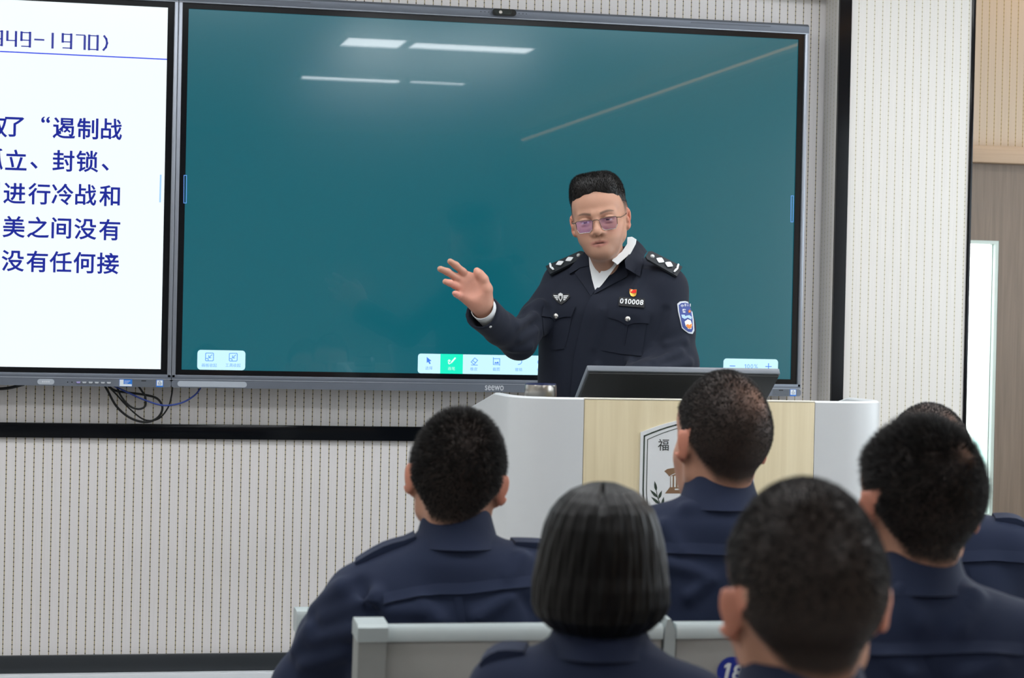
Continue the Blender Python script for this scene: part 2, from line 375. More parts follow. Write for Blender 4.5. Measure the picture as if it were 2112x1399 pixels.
def display(name, x0, label, screen_mat):
    x1 = x0+AW; zb, ztp = AZ, AZ+AH
    t = thing(name, label, 'screen', (x0+AW/2, 0.04, zb-0.053), 'interactive displays on the front wall')
    ox0, ox1, oz0, oz1 = x0-0.0295, x1+0.0305, zb-0.053, ztp+0.048
    f = MB()
    f.box(ox0, ox1, 0.012, 0.0855, oz0, oz1, 0, 0.004)                                   # back shell
    f.box(ox0, x0-0.018, -0.012, 0.02, oz0+0.028, oz1-0.028, 0, 0.002)
    f.box(x1+0.019, ox1, -0.012, 0.02, oz0+0.028, oz1-0.028, 0, 0.002)
    f.prism([(-0.012, ztp+0.0175), (0.02, ztp+0.0175), (0.02, oz1), (-0.004, oz1), (-0.014, oz1-0.008), (-0.014, ztp+0.022)], 'x', ox0, ox1, 1)
    f.box(ox0, ox1, -0.013, 0.02, ztp+0.0165, ztp+0.0215, 0, 0.001)
    f.box(ox0, ox1, -0.012, 0.02, zb-0.028, zb-0.0155, 1, 0.001)                         # lower lip
    f.box(ox0, ox1, -0.015, 0.02, zb-0.0305, zb-0.028, 0, 0.0008)
    f.prism(rrect(ox0, ox1, oz0, zb-0.0305, 0.008), 'y', -0.014, 0.02, 1)                # control strip
    f.build('frame', [M_FRAME, M_FRAMED], t)
    z = MB()
    z.box(x0-0.018, x0, -0.004, 0.011, zb-0.0155, ztp+0.0165); z.box(x1, x1+0.019, -0.004, 0.011, zb-0.0155, ztp+0.0165)
    z.box(x0, x1, -0.004, 0.011, zb-0.0155, zb); z.box(x0, x1, -0.004, 0.011, ztp, ztp+0.0165)
    z.build('bezel', M_BEZEL, t)
    s = MB(); s.box(x0, x1, 0.0, 0.011, zb, ztp); sc = s.build('screen', screen_mat, t)
    return t, sc
XG = 0.0
XLD = -0.0605-0.0005-AW
right_d, right_s = display('interactive_display', XG, 'wide interactive display showing a dark teal board with toolbars, behind the lecturer', M_TEAL)
left_d, left_s = display('interactive_display', XLD, 'interactive display showing a white slide with dark blue Chinese text, cut off at the left', M_SLIDE)

def flat(mb, poly, y0=-0.0009, y1=-0.0001, mi=0): mb.prism(poly, 'y', y0, y1, mi)
def pxz(px, py, Y=0.0):
    p = onY(px, py, Y); return (p[0], p[2])
def stroke(mb, pts, w, y0=-0.0011, y1=-0.0002, mi=0, closed=False):
    """Flat line of width w through 2-D (x, z) points."""
    P = [np.array(p, float) for p in pts]
    if closed: P.append(P[0])
    for a, c in zip(P[:-1], P[1:]):
        d = c-a; l = np.hypot(*d)
        if l < 1e-7: continue
        d = d/l; n = np.array([-d[1], d[0]])*w/2; e = d*w*0.45
        mb.prism([tuple(a-e-n), tuple(c+e-n), tuple(c+e+n), tuple(a-e+n)], 'y', y0, y1, mi)

# slide: heading digits, rule, five rows of text
hd = MB(); U = 1/700.0
def digit(kind, cx, cy, w=17, h=28):
    """Thin square digits with thick uprights, centre (cx, cy) in photograph pixels on the screen plane."""
    c = np.array(pxz(cx, cy)); hw, hh = w/2*U, h/2*U; T, t = 4.6*U, 2.2*U
    def V(x, z0, z1): stroke(hd, [c+(x*hw, z0*hh), c+(x*hw, z1*hh)], T)
    def Hh(z, x0=-1, x1=1): stroke(hd, [c+(x0*hw, z*hh), c+(x1*hw, z*hh)], t)
    if kind == '9': V(1, -1, 1); V(-1, -0.1, 1); Hh(1); Hh(-0.1); Hh(-1, -0.9, 1)
    if kind == '4': V(1, -1, 1); V(-1, -0.2, 1); Hh(-0.25)
    if kind == '7': V(1, -1, 0.8); Hh(1)
    if kind == '0': V(1, -1, 1); V(-1, -1, 1); Hh(1); Hh(-1)
    if kind == '1': V(0, -1, 1)
    if kind == '-': stroke(hd, [c+(-hw, 0), c+(hw, 0)], 3.4*U)
    if kind == ')':
        pts = [c+(x*hw*0.6, z*hh) for x, z in ((-0.6, 1.0), (0.2, 0.6), (0.55, 0), (0.1, -0.6), (-0.8, -1.0))]; stroke(hd, pts, 4.2*U)
for k, x, y in (('9', -5, 78.5), ('4', 24, 80), ('9', 53, 81.5), ('-', 81, 82), ('1', 108.5, 84), ('9', 138, 85), ('7', 166, 86.5), ('0', 192.5, 88), (')', 218, 89)): digit(k, x, y)
hd.build('slide_heading', M_INK, left_s)
rl = MB(); a, c = pxz(-300, 92), pxz(343.5, 122.5); stroke(rl, [a, c], 2.4*U); rl.build('slide_rule', M_RULE, left_s)
rows = [('取了', [(-8, 262), (30, 262)]), ('“遏制战', [(94, 247), (132, 264.5), (181, 265.5), (230, 266.5)]),
        ('孤立、', [(-17, 328), (33, 330), (70, 341)]), ('封锁、', [(131, 332), (180, 333), (217, 345)]),
        ('国进行冷战和', [(-21, 396), (30, 399), (81, 400), (129, 401), (177, 402), (226, 404)]),
        ('中美之间没有', [(-21, 466), (28.5, 468), (78.5, 469), (126.5, 470.5), (176, 472.5), (226, 474)]),
        ('没有任何接', [(26.5, 538), (76.5, 539.5), (125, 540.5), (174, 542), (222.5, 543.5)])]
for s, pos in rows:
    m = MB()
    for ch, (px, py) in zip(s, pos):
        p = onY(px, py, 0.0); p[1] = -0.0006
        for dx, dz in ((-0.009, 0), (0.009, 0), (0, 0.008), (0, -0.008)):          # heavy strokes
            put_text(m, ch, p+EX*dx*46*U+EZ*dz*46*U, EX, EZ, 46.0*U, bold=0.008)
    m.build('slide_text', M_INK, left_s)
m = MB(); a = pxz(331.5, 362); c = pxz(330, 416); stroke(m, [a, c], 3.4*U); m.build('side_handle', M_HANDLEL, left_s)
# side handles of the teal board: thin outlined pills
for (xa, ya, yb) in ((382, 362, 419), (1634, 404, 458)):
    m = MB(); a = pxz(xa, ya); c = pxz(xa-(0.5 if xa < 900 else 0.7), yb); w = 2.6*U
    stroke(m, [(a[0]-w, a[1]), (a[0]+w, a[1]), (c[0]+w, c[1]), (c[0]-w, c[1])], 1.4*U, closed=True, y0=-0.0052 if xa < 900 else -0.0012, y1=-0.0042 if xa < 900 else -0.0003)
    m.build('side_handle', M_HANDLE, right_s)

def bar_poly(pxl, pxr, pyt, pyb, r=8*U):
    (xa, za), (xb, zb_) = pxz(pxl, pyb), pxz(pxr, pyt); return rrect(xa, xb, zb_*0+pxz(pxl, pyb)[1], pxz(pxl, pyt)[1], r)
def toolbar(poly, build):
    m = MB(); m.prism(poly, 'y', -0.0009, -0.0001, 0); build(m); m.build('toolbar', [M_BAR, M_ICON, M_BARG, M_ICONW, M_ICOND], right_s)
def S(m, pts, w=1.5, mi=1, closed=False): stroke(m, [pxz(*p) for p in pts], w*U, -0.0016, -0.0010, mi, closed)
def T(m, ch, px, py, size, mi=1, bold=0.0):
    p = onY(px, py, 0.0); p[1] = -0.0013; put_text(m, ch, p, EX, EZ, size*U, bold=bold, mi=mi)
def t1(m):
    for cx, cy, lab, lx in ((432, 736.5, '画板收起', 431.5), (481, 737, '工具收起', 480.5)):
        S(m, [(cx-7, cy-8), (cx+7, cy-8), (cx+8.3, cy-6.5), (cx+8, cy+6.5), (cx+6.5, cy+8), (cx-7, cy+8), (cx-8.3, cy+6.5), (cx-8, cy-6.5)], closed=True)
        S(m, [(cx+5, cy-4.5), (cx-1, cy+1)]); S(m, [(cx-1.5, cy-3), (cx-1.5, cy+1.6), (cx+3, cy+1.6)])
        S(m, [(cx-8, cy+3), (cx-4, cy+3), (cx-2.6, cy+4.5), (cx-2.6, cy+8)])
        for i, ch in enumerate(lab): T(m, ch, lx+(i-1.5)*8, 753.5+i*0.1, 8.0)
x0b, x1b = pxz(406.5, 764)[0], pxz(505.5, 764)[0]
toolbar(rrect(x0b, x1b, AZ+0.0005, pxz(450, 722.5)[1], 7*U), t1)
def t2(m):
    gx0, gx1 = pxz(908, 750)[0], pxz(954.5, 750)[0]
    m.box(gx0, gx1, -0.0013, -0.0009, AZ+0.0005, pxz(930, 730.5)[1], 2)
    # arrow pointer
    m.prism([pxz(*p) for p in ((880.0, 736.5), (880, 749), (883, 746.5), (885.6, 751.5), (888.2, 750.2), (885.8, 745.4), (889.8, 744.6))], 'y', -0.0016, -0.0010, 4)
    S(m, [(924, 745), (926, 742.5), (928.5, 744), (924.5, 748.5), (926, 751), (930, 749)], 1.6, 3); S(m, [(931.5, 747), (938.5, 739)], 3.2, 3)
    S(m, [(971.5, 747), (979, 738.5), (985, 743.5), (977.5, 752)], closed=True); S(m, [(974.5, 743.8), (981, 748.8)]); S(m, [(972, 753), (984.5, 753.4)])
    S(m, [(1017.5, 740), (1030.5, 740.2), (1030.3, 752.5), (1017.3, 752.2)], closed=True); S(m, [(1017.4, 738), (1017.4, 740)]); S(m, [(1030.4, 752), (1030.4, 754)])
    m.prism([pxz(*p) for p in ((1019, 750), (1022, 746.5), (1024, 748.5), (1026.5, 745.5), (1029, 750.2))], 'y', -0.0016, -0.0010, 4)
    arc = [(1069+7*math.cos(a), 746+6*math.sin(a)) for a in np.linspace(-2.2, 1.6, 10)]; S(m, arc); S(m, [(1063.8, 738), (1064.6, 741.4), (1068, 741)])
    arc = [(1116+7*math.cos(a), 747+6*math.sin(a)) for a in np.linspace(5.2, 1.5, 10)]; S(m, arc)
    for lab, lx, ly, mi in (('选择', 884.5, 759.5, 1), ('画笔', 931, 760.5, 3), ('橡皮', 977, 761.3, 1), ('截图', 1023.5, 761.8, 1), ('撤销', 1069.5, 762.5, 1), ('恢复', 1115, 763.3, 1)):
        for i, ch in enumerate(lab): T(m, ch, lx+(i-0.5)*7.8, ly, 7.8, mi)
x0b, x1b = pxz(861.5, 764)[0], pxz(1140, 764)[0]
toolbar(rrect(x0b, x1b, AZ+0.0005, pxz(1000, 732)[1], 6*U), t2)
def t3(m):
    S(m, [(1505.5, 755), (1515.5, 755.2)], 1.8, 4); S(m, [(1579, 756.3), (1590.5, 756.4)], 1.8, 4); S(m, [(1584.8, 750.3), (1584.6, 762.2)], 1.8, 4)
    [T(m, ch, 1548.3+dx, 756, 13.2) for ch, dx in (('1', -11.4), ('0', -5.0), ('0', 2.2), ('%', 10.6))]
    for lab, lx in (('缩小', 1510), ('放大', 1584)):
        for i, ch in enumerate(lab): T(m, ch, lx+(i-0.5)*7.6, 769.5, 7.6)
x0b, x1b = pxz(1491.5, 775)[0], pxz(1604, 775)[0]
toolbar(rrect(x0b, x1b, AZ+0.0005, pxz(1548, 740.5)[1], 7*U), t3)

# details on the frames
ZS = AZ-0.0417
def on_strip(px, py): p = onY(px, py, -0.014); return p
m = MB(); xa, xb = on_strip(366, 793)[0], on_strip(509, 795)[0]; m.prism(rrect(xa, xb, ZS-0.0085, ZS+0.0085, 0.0084), 'y', -0.0152, -0.013, 0); m.build('touch_strip', M_PILL, right_d)
m = MB(); xa, xb = on_strip(77, 789)[0], on_strip(112, 789)[0]; m.prism(rrect(xa, xb, ZS-0.008, ZS+0.008, 0.0078), 'y', -0.0152, -0.013, 0)
for k in range(4):
    c = xa+(xb-xa)*(0.32+0.12*k); m.box(c-0.0018, c+0.0018, -0.0156, -0.0152, ZS-0.002, ZS+0.0025, 1)
m.build('name_pill', [M_PILL, M_LOGO], left_d)
for i, px in enumerate((161.5, 174, 187, 199.5, 212, 224.5)):
    m = MB(); c = on_strip(px, 790)[0]; m.prism([(c-0.006, ZS+0.002), (c+0.006, ZS+0.002), (c+0.0045, ZS-0.0025), (c-0.0045, ZS-0.0025)], 'y', -0.0175, -0.013, 0)
    m.build('button', mat('violet_button' if i == 0 else 'pale_button', (170, 160, 215) if i == 0 else (184, 190, 196), rough=0.4), left_d)
for px in (139.5, 148.5):
    m = MB(); c = on_strip(px, 790)[0]; m.lathe([(0, -0.0005), (0.0016, -0.0005), (0.0016, 0.0003), (0, 0.0003)], 12, M=Matrix.Translation((c, -0.0143, ZS))@Matrix.Rotation(PI/2, 4, 'X')); m.build('indicator_dot', M_BEZEL, left_d)
# blue and white sticker (its printed code is left blank), and the square triangle-mark stickers
xa, xb = on_strip(246, 790)[0], on_strip(272.5, 790)[0]
m = MB(); m.box(xa, xb, -0.0148, -0.0138, ZS-0.0105, ZS+0.0105, 0); m.box(xa+0.001, xa+0.0125, -0.0152, -0.0148, ZS-0.0095, ZS+0.0095, 1); m.box(xa+0.0125, xb-0.001, -0.0152, -0.0148, ZS-0.0095, ZS-0.0035, 1)
for k in range(3): m.box(xa+0.015, xb-0.005-0.004*k, -0.0151, -0.0148, ZS+0.0055-0.0035*k, ZS+0.0065-0.0035*k, 1)
m.build('sticker', [M_LABELB, M_LABELW], left_d)
m = MB(); c0, c1 = on_strip(274, 790)[0], on_strip(320, 790)[0]; m.box(c0, c1, -0.0145, -0.0135, ZS-0.0095, ZS+0.0095, 0); m.box((c0+c1)/2-0.008, (c0+c1)/2+0.006, -0.0148, -0.0145, ZS+0.0055, ZS+0.0085, 1); m.build('port_cover', [mat('dark_cover', (92, 98, 106), rough=0.45), M_PLASTIC], left_d)
m = MB(); c0, c1 = on_strip(1612, 806)[0]-0.03, on_strip(1627, 806)[0]; m.box(c0, c1, -0.0145, -0.0135, ZS-0.0095, ZS+0.0095, 0); m.box((c0+c1)/2-0.006, (c0+c1)/2+0.008, -0.0148, -0.0145, ZS+0.0055, ZS+0.0085, 1); m.build('port_cover', [mat('dark_cover', (92, 98, 106), rough=0.45), M_PLASTIC], right_d)
for px, d in ((329.3, left_d), (1636, right_d)):
    c = on_strip(px, 795)[0]; m = MB(); m.box(c-0.0103, c+0.0103, -0.0148, -0.0138, ZS-0.0105, ZS+0.0105, 0); m.box(c-0.0085, c+0.0085, -0.0152, -0.0148, ZS-0.0065, ZS+0.0092, 1)
    tri = [(c-0.0045, ZS-0.0005), (c+0.0045, ZS-0.0005), (c, ZS+0.0075)]
    for i in range(3): stroke(m, [tri[i], tri[(i+1) % 3]], 0.0012, -0.0155, -0.0152, 2)
    m.box(c-0.005, c+0.005, -0.0154, -0.0152, ZS-0.0045, ZS-0.0032, 2)
    m.build('sticker', [M_LABELB, M_LABELW, mat('blue_mark', (70, 96, 140), rough=0.5)], d)
# maker's name on the lower frame
m = MB(); p = on_strip(1019.5, 800.5); p[1] = -0.0146; put_text(m, 'seewo', p, EX, EZ, 1, bold=0.004, height=10.5*U, width=40.5*U); m.build('maker_name', M_LOGO, right_d)
# camera pod and microphone holes on the top edge
zc = AZ+AH+0.0345; c = onY(1039, 26, -0.014)[0]
m = MB(); m.prism(rrect(c-0.037, c+0.037, zc-0.0105, zc+0.0105, 0.010), 'y', -0.024, -0.012, 0); m.prism(rrect(c-0.030, c+0.022, zc-0.0065, zc+0.0065, 0.006), 'y', -0.0248, -0.024, 1)
m.lathe([(0, 0.001), (0.0045, 0.001), (0.0055, 0), (0.0055, -0.001)], 20, 2, M=Matrix.Translation((c-0.012, -0.0248, zc))@Matrix.Rotation(PI/2, 4, 'X')); m.build('camera_pod', [M_LENS, mat('dark_glass', (24, 34, 32), rough=0.06, coat=1.0), M_STEEL], right_d)
for k in (-104, -86, -69, -52, 52, 70, 88, 104):
    m = MB(); m.lathe([(0, 0.0004), (0.0012, 0.0004), (0.0012, -0.0004)], 10, 0, M=Matrix.Translation((c+k/1475.0, -0.0142, zc))@Matrix.Rotation(PI/2, 4, 'X'))
    m.build('microphone_hole', M_BEZEL, right_d)
for (pa, pb) in ((430, 640), (1425, 1590)):
    m = MB(); xa, xb = onY(pa, 20, -0.014)[0], onY(pb, 45, -0.014)[0]; m.prism(rrect(xa, xb, zc-0.002, zc+0.002, 0.0019), 'y', -0.0146, -0.013, 0); m.build('speaker_slot', mat('slot_grey', (88, 94, 104), rough=0.5), right_d)

# ------------------------------------------------------------------ cables under the displays
def cable(name, pts, r, m, label):
    b = MB(); b.tube(spline(pts, 10), r, 10); return tag(b.build(name, m), label, 'cable')
def cw(px, py, Y): return tuple(onY(px, py, Y))
cable('power_cable', [cw(214, 792, 0.05), cw(222, 806, 0.045), cw(240, 838, 0.05), cw(268, 862, 0.06), cw(300, 871, 0.065), cw(325, 862, 0.06), cw(335, 842, 0.055), cw(325, 823, 0.05), cw(300, 815, 0.045), cw(262, 810, 0.05), cw(235, 805, 0.05), cw(222, 793, 0.05)], 0.0035, M_CABLE, 'thick black cable hanging in a wide loop below the white slide display')
cable('power_cable', [cw(218, 792, 0.062), cw(240, 814, 0.066), cw(262, 838, 0.068), cw(290, 862, 0.073), cw(310, 868, 0.073), cw(330, 862, 0.068), cw(347, 840, 0.066), cw(354, 815, 0.06), cw(356, 795, 0.05)], 0.0024, M_CABLE, 'thin black cable sagging from the white slide display up to the gap between displays')
cable('power_cable', [cw(240, 795, 0.033), cw(250, 818, 0.033), cw(268, 838, 0.034), cw(286, 844, 0.036), cw(299, 838, 0.036), cw(300, 820, 0.036), cw(292, 806, 0.03), cw(284, 795, 0.03)], 0.0031, M_CABLE, 'black cable making the small inner loop below the white slide display')
cable('network_cable', [cw(232, 795, 0.02), cw(260, 808, 0.02), cw(300, 826, 0.02), cw(338, 836.5, 0.02), cw(375, 831, 0.02), cw(402, 815, 0.02), cw(416, 797, 0.02)], 0.0026, M_CABLEB, 'blue network cable curving under both displays beside the black loops')
cable('power_cable', [cw(-60, 797, 0.04), cw(-20, 802, 0.04), cw(15, 801, 0.04), cw(50, 793, 0.04)], 0.0045, M_CABLE, 'short piece of dark cable under the far left of the slide display')

# ------------------------------------------------------------------ the podium
YF = -1.62
x_wl, x_wr = onY(1203, 900, YF)[0], onY(1680, 900, YF)[0]
zt_p = onY(1400, 823.5, YF)[2]
XPL = onY(1043, 815, YF+0.12)[0]; XPR = onY(1806, 850, YF+0.12)[0]
YBK = -1.06; R_ = 0.12; TH = 0.022
def u_path(inset):
    """Plan of the podium shell from back right, round the front to back left."""
    r = R_-inset; pts = [(XPR-inset, YBK), (XPR-inset, -1.20), (XPR-inset, -1.36)]
    pts += [(XPR-R_+r*math.cos(a), YF+R_-r*math.sin(a)) for a in np.linspace(0, PI/2, 9)]
    n0 = len(pts); pts += [(x_wr, YF+inset)]; pts += [(x_wl, YF+inset)]
    pts += [(XPL+R_-r*math.sin(a), YF+R_-r*math.cos(a)) for a in np.linspace(0, PI/2, 9)]
    pts += [(XPL+inset, -1.36), (XPL+inset, -1.20), (XPL+inset, YBK)]; return pts
def rim_z(y): return zt_p if y < -1.37 else zt_p-(y+1.36)*0.16
po, pi_ = u_path(0), u_path(TH); n = len(po); iw = [i for i, p in enumerate(po) if abs(p[0]-x_wr) < 1e-9][0]
pod = thing('podium', 'white lecture podium with pale wood front panel and a shield emblem', 'podium', ((XPL+XPR)/2, -1.35, 0))
def shell(mb, i0, i1):
    vs = []; fs = []
    for i in range(i0, i1+1):
        (xo, yo), (xi, yi) = po[i], pi_[i]; z1 = rim_z(yo)
        vs += [(xo, yo, 0.0), (xo, yo, z1-0.004), (xo*0.75+xi*0.25, yo*0.75+yi*0.25, z1), (xi*0.75+xo*0.25, yi*0.75+yo*0.25, z1), (xi, yi, z1-0.004), (xi, yi, 0.0)]
    for i in range(i1-i0):
        for k in range(5): fs.append([i*6+k, i*6+k+1, (i+1)*6+k+1, (i+1)*6+k])
    fs.append([0, 1, 2, 3, 4, 5]); o = (i1-i0)*6; fs.append([o+5, o+4, o+3, o+2, o+1, o])
    mb.add(vs, fs, 0, True)
a = MB(); shell(a, 0, iw); a.build('side_panel', M_PODW, pod)
a = MB(); shell(a, iw+1, n-1); a.build('side_panel', M_PODW, pod)
a = MB(); a.box(x_wl+0.0012, x_wr-0.0012, YF-0.001, YF+TH, 0.0, zt_p-0.004, 0, 0.0015); a.box(x_wl+0.0012, x_wr-0.0012, YF-0.0014, YF+TH, zt_p-0.0035, zt_p, 1, 0.001); fp = a.build('front_panel', [M_MAPLE, mat('pale_edge_band', (240, 236, 222), rough=0.4)], pod)
ZW = 1.035
a = MB(); a.box(XPL+TH+0.004, XPR-TH-0.004, YF+TH+0.03, YBK+0.02, ZW-0.025, ZW, 0, 0.003); a.build('worktop', M_PODW, pod)
a = MB(); a.box(XPL+TH+0.004, XPR-TH-0.004, YBK-0.04, YBK-0.02, 0.05, ZW-0.026, 0, 0.002); a.build('back_door', M_PODW, pod)
# shield emblem: board, outlines, character, rotunda, laurel
def sp(px, py): p = onY(px, py, YF-0.004); return (p[0], p[2])
xl, xr_ = sp(1320.5, 930)[0], sp(1556.5, 930)[0]; xm = (xl+xr_)/2; hw = (xr_-xl)/2
z_sh = sp(1320.5, 892)[1]; z_top = sp(1438, 862)[1]; z_side = sp(1319, 1010)[1]; z_tip = z_side-0.20
def shield(k):
    """Outline inset by k metres."""
    h = hw-k; pts = []
    for t in np.linspace(-1, 1, 15): pts.append((xm+t*h, z_top-k-(z_top-z_sh)*(abs(t)**1.6)))
    for t in np.linspace(0, 1, 14)[1:]:
        a = t*PI/2; pts.append((xm+h*math.cos(a)**0.8, z_side-(z_side-z_tip-k*1.2)*math.sin(a)**1.25 if t < 1 else z_tip+k*1.2))
    for t in np.linspace(1, 0, 14)[1:]:
        a = t*PI/2; pts.append((xm-h*math.cos(a)**0.8, z_side-(z_side-z_tip-k*1.2)*math.sin(a)**1.25))
    return pts
M_SHW = mat('emblem_white', (226, 230, 232), rough=0.45); M_SHG = mat('emblem_dark_green', (52, 66, 56), rough=0.5); M_SHB = mat('emblem_brown', (134, 104, 78), rough=0.5); M_SHK = mat('emblem_black', (34, 38, 36), rough=0.5)
a = MB(); a.prism(shield(0)[::-1], 'y', YF-0.006, YF-0.0015, 0)
stroke(a, shield(0.0085), 0.0034, YF-0.0066, YF-0.006, 1, True); stroke(a, shield(0.0165), 0.0017, YF-0.0066, YF-0.006, 1, True)
emb = a.build('shield_emblem', [M_SHW, M_SHG], fp)
a = MB(); p = onY(1368.3, 918, YF-0.0064); put_text(a, '福', p, EX, EZ, 1, bold=0.006, mi=0, height=23.5/870, width=23/870)
def pr(pts, mi, y0=-0.0066, y1=-0.006): a.prism([(xm+(sp(px, py)[0]-xm)*s_, sp(px, py)[1]) for px, py in pts], 'y', YF+y0, YF+y1, mi)
for s_ in (1, -1):
    pr([(1369.5, 972), (1376, 967.5), (1392, 964.8), (1415, 964), (1438, 963.6), (1438, 974.5), (1410, 975), (1392, 976), (1383.5, 980), (1380, 983), (1376, 978)], 1)
    pr([(1382, 982.5), (1392, 977.6), (1415, 976.2), (1438, 975.8), (1438, 1005), (1381.5, 1005)], 1)
    pr([(1381, 1005), (1438, 1005), (1438, 1018), (1396, 1018), (1371, 1018)], 1)
    for k in range(5): pr([(1383+k*7.2-0.4*k, 982.5-k*0.6), (1386.6+k*6.6, 982-k*0.6), (1386.2+k*6.6, 1005), (1382.8+k*6.8, 1005)], 0, -0.0072, -0.0066)
    pr([(1391, 1008), (1438, 1008), (1438, 1011), (1391, 1011)], 0, -0.0072, -0.0066)
    def leaf(tip, base, w):
        t_, b_ = np.array(tip, float), np.array(base, float); d = t_-b_; nn = np.array([-d[1], d[0]])/np.hypot(*d)*w
        pr([tuple(b_), tuple(b_+d*0.35+nn), tuple(b_+d*0.65+nn*0.8), tuple(t_), tuple(b_+d*0.65-nn*0.8), tuple(b_+d*0.35-nn)], 2)
    stem = [(1353.5, 1013), (1355, 1024), (1359, 1035), (1366, 1047), (1376, 1058), (1392, 1070), (1412, 1080), (1432, 1086)]
    for q0, q1 in zip(stem[:-1], stem[1:]):
        d = np.subtract(q1, q0); nn = np.array([-d[1], d[0]])/np.hypot(*d)*0.7; pr([tuple(q0-nn), tuple(q1-nn), tuple(q1+nn), tuple(q0+nn)], 2)
    for tip, base in (((1349.5, 992.5), (1353.5, 1014)), ((1340.5, 1010.5), (1356, 1027)), ((1364.5, 1012), (1357.5, 1030)), ((1342.5, 1025), (1361, 1041)), ((1368.5, 1025), (1364.5, 1046)), ((1349.5, 1044), (1370, 1054)), ((1374, 1036), (1376, 1056)), ((1362, 1062), (1388, 1068)), ((1392, 1050), (1390, 1068)), ((1384, 1078), (1408, 1079)), ((1412, 1062), (1410, 1078))):
        leaf(tip, base, 2.9)
a.build('emblem_figures', [M_SHW if False else mat('emblem_pale', (222, 224, 220), rough=0.45), M_SHB, M_SHG], fp)
bpy.data.objects['emblem_figures'].data.materials.append(M_SHK)
nft = len(glyph('福', 0.006)[1])
for i in range(nft): bpy.data.objects['emblem_figures'].data.polygons[i].material_index = 3

# monitor lying back on the podium, its dark back to the room
mtl, mtr = onY(1212, 765, -1.52), onY(1610, 771, -1.52)
mz = (mtl[2]+mtr[2])/2; mw = mtr[0]-mtl[0]; mcx = (mtl[0]+mtr[0])/2
mon = thing('monitor', 'black flat monitor tilted back on the podium, seen from behind', 'monitor', (mcx, -1.33, ZW))
tilt = math.atan2(0.069, 0.10); Mm = Matrix.Translation((mcx, -1.52, mz))@Matrix.Rotation((PI/2-tilt), 4, 'X')
# local: x along the width, z up the panel (top edge at 0), +y towards the viewer of the screen
a = MB(); a.box(-mw/2, mw/2, 0.0, 0.016, -0.33, 0.0, 0, 0.003, M=Mm); a.box(-mw/2+0.004, mw/2-0.004, -0.006, 0.0005, -0.327, -0.004, 1, 0.002, M=Mm); a.box(-mw/2+0.06, mw/2-0.06, -0.020, -0.006, -0.31, -0.12, 1, 0.008, M=Mm)
a.build('housing', [mat('monitor_sheen_grey', (112, 118, 126), rough=0.4, var=0.05), mat('monitor_black', (18, 20, 21), rough=0.4, var=0.1)], mon)  # slab greyed to paint in the reflection on its top edge
a = MB(); a.box(-mw/2+0.012, mw/2-0.012, 0.016, 0.0168, -0.318, -0.012, 0, M=Mm); a.build('display_panel', emit_mat('monitor_screen', (70, 90, 110), 0.5), mon)
a = MB(); foot = Mm@Vector((0, -0.012, -0.28)); a.box(mcx-0.10, mcx+0.10, foot.y-0.05, foot.y+0.06, ZW, ZW+0.012, 0, 0.003); a.box(mcx-0.03, mcx+0.03, foot.y-0.03, foot.y, ZW+0.01, foot.z, 0, 0.003); a.build('stand', M_PLASTIC, mon)

# thermos tumbler with a steel lid
YT = -1.45; tl = onY(1083, 805, YT); tr = onY(1147, 806, YT); tr_ = (tr[0]-tl[0])/2; tx = (tl[0]+tr[0])/2
zl1_, zl0_ = onY(1115, 793.5, YT)[2], onY(1115, 816.5, YT)[2]
th = thing('tumbler', 'glass tumbler with a brushed steel lid, standing on the left of the podium', 'cup', (tx, YT, ZW))
L0 = Matrix.Translation((tx, YT, 0))
a = MB(); a.lathe([(0, ZW), (tr_*0.88, ZW), (tr_*0.9, ZW+0.004), (tr_*0.9, zl0_-0.02), (tr_*0.82, zl0_-0.004), (tr_*0.8, zl0_-0.004), (tr_*0.8, ZW+0.008), (0, ZW+0.008)], 40, 0, L0); a.build('glass_body', mat('tumbler_glass', (220, 230, 235), rough=0.05, trans=0.85, var=0.0), th)
a = MB(); a.lathe([(0, zl0_-0.002), (tr_*0.97, zl0_-0.002), (tr_, zl0_), (tr_, zl1_-0.004), (tr_*0.97, zl1_), (tr_*0.9, zl1_+0.0005), (0, zl1_-0.001)], 48, 0, L0); ld = a.build('lid', M_STEEL, th)
a = MB(); a.lathe([(tr_*0.93, zl1_-0.0002), (tr_*0.975, zl1_-0.001), (tr_*0.965, zl1_+0.0028), (tr_*0.90, zl1_+0.003), (tr_*0.90, zl1_)], 48, 0, L0); a.build('blue_rim', mat('navy_rim', (34, 44, 84), rough=0.4), ld)
a = MB(); a.lathe([(tr_*0.93, zl0_-0.0065), (tr_*0.95, zl0_-0.0065), (tr_*0.95, zl0_-0.0022), (tr_*0.93, zl0_-0.0022)], 48, 0, L0); a.build('seal_ring', M_PLASTIC, th)

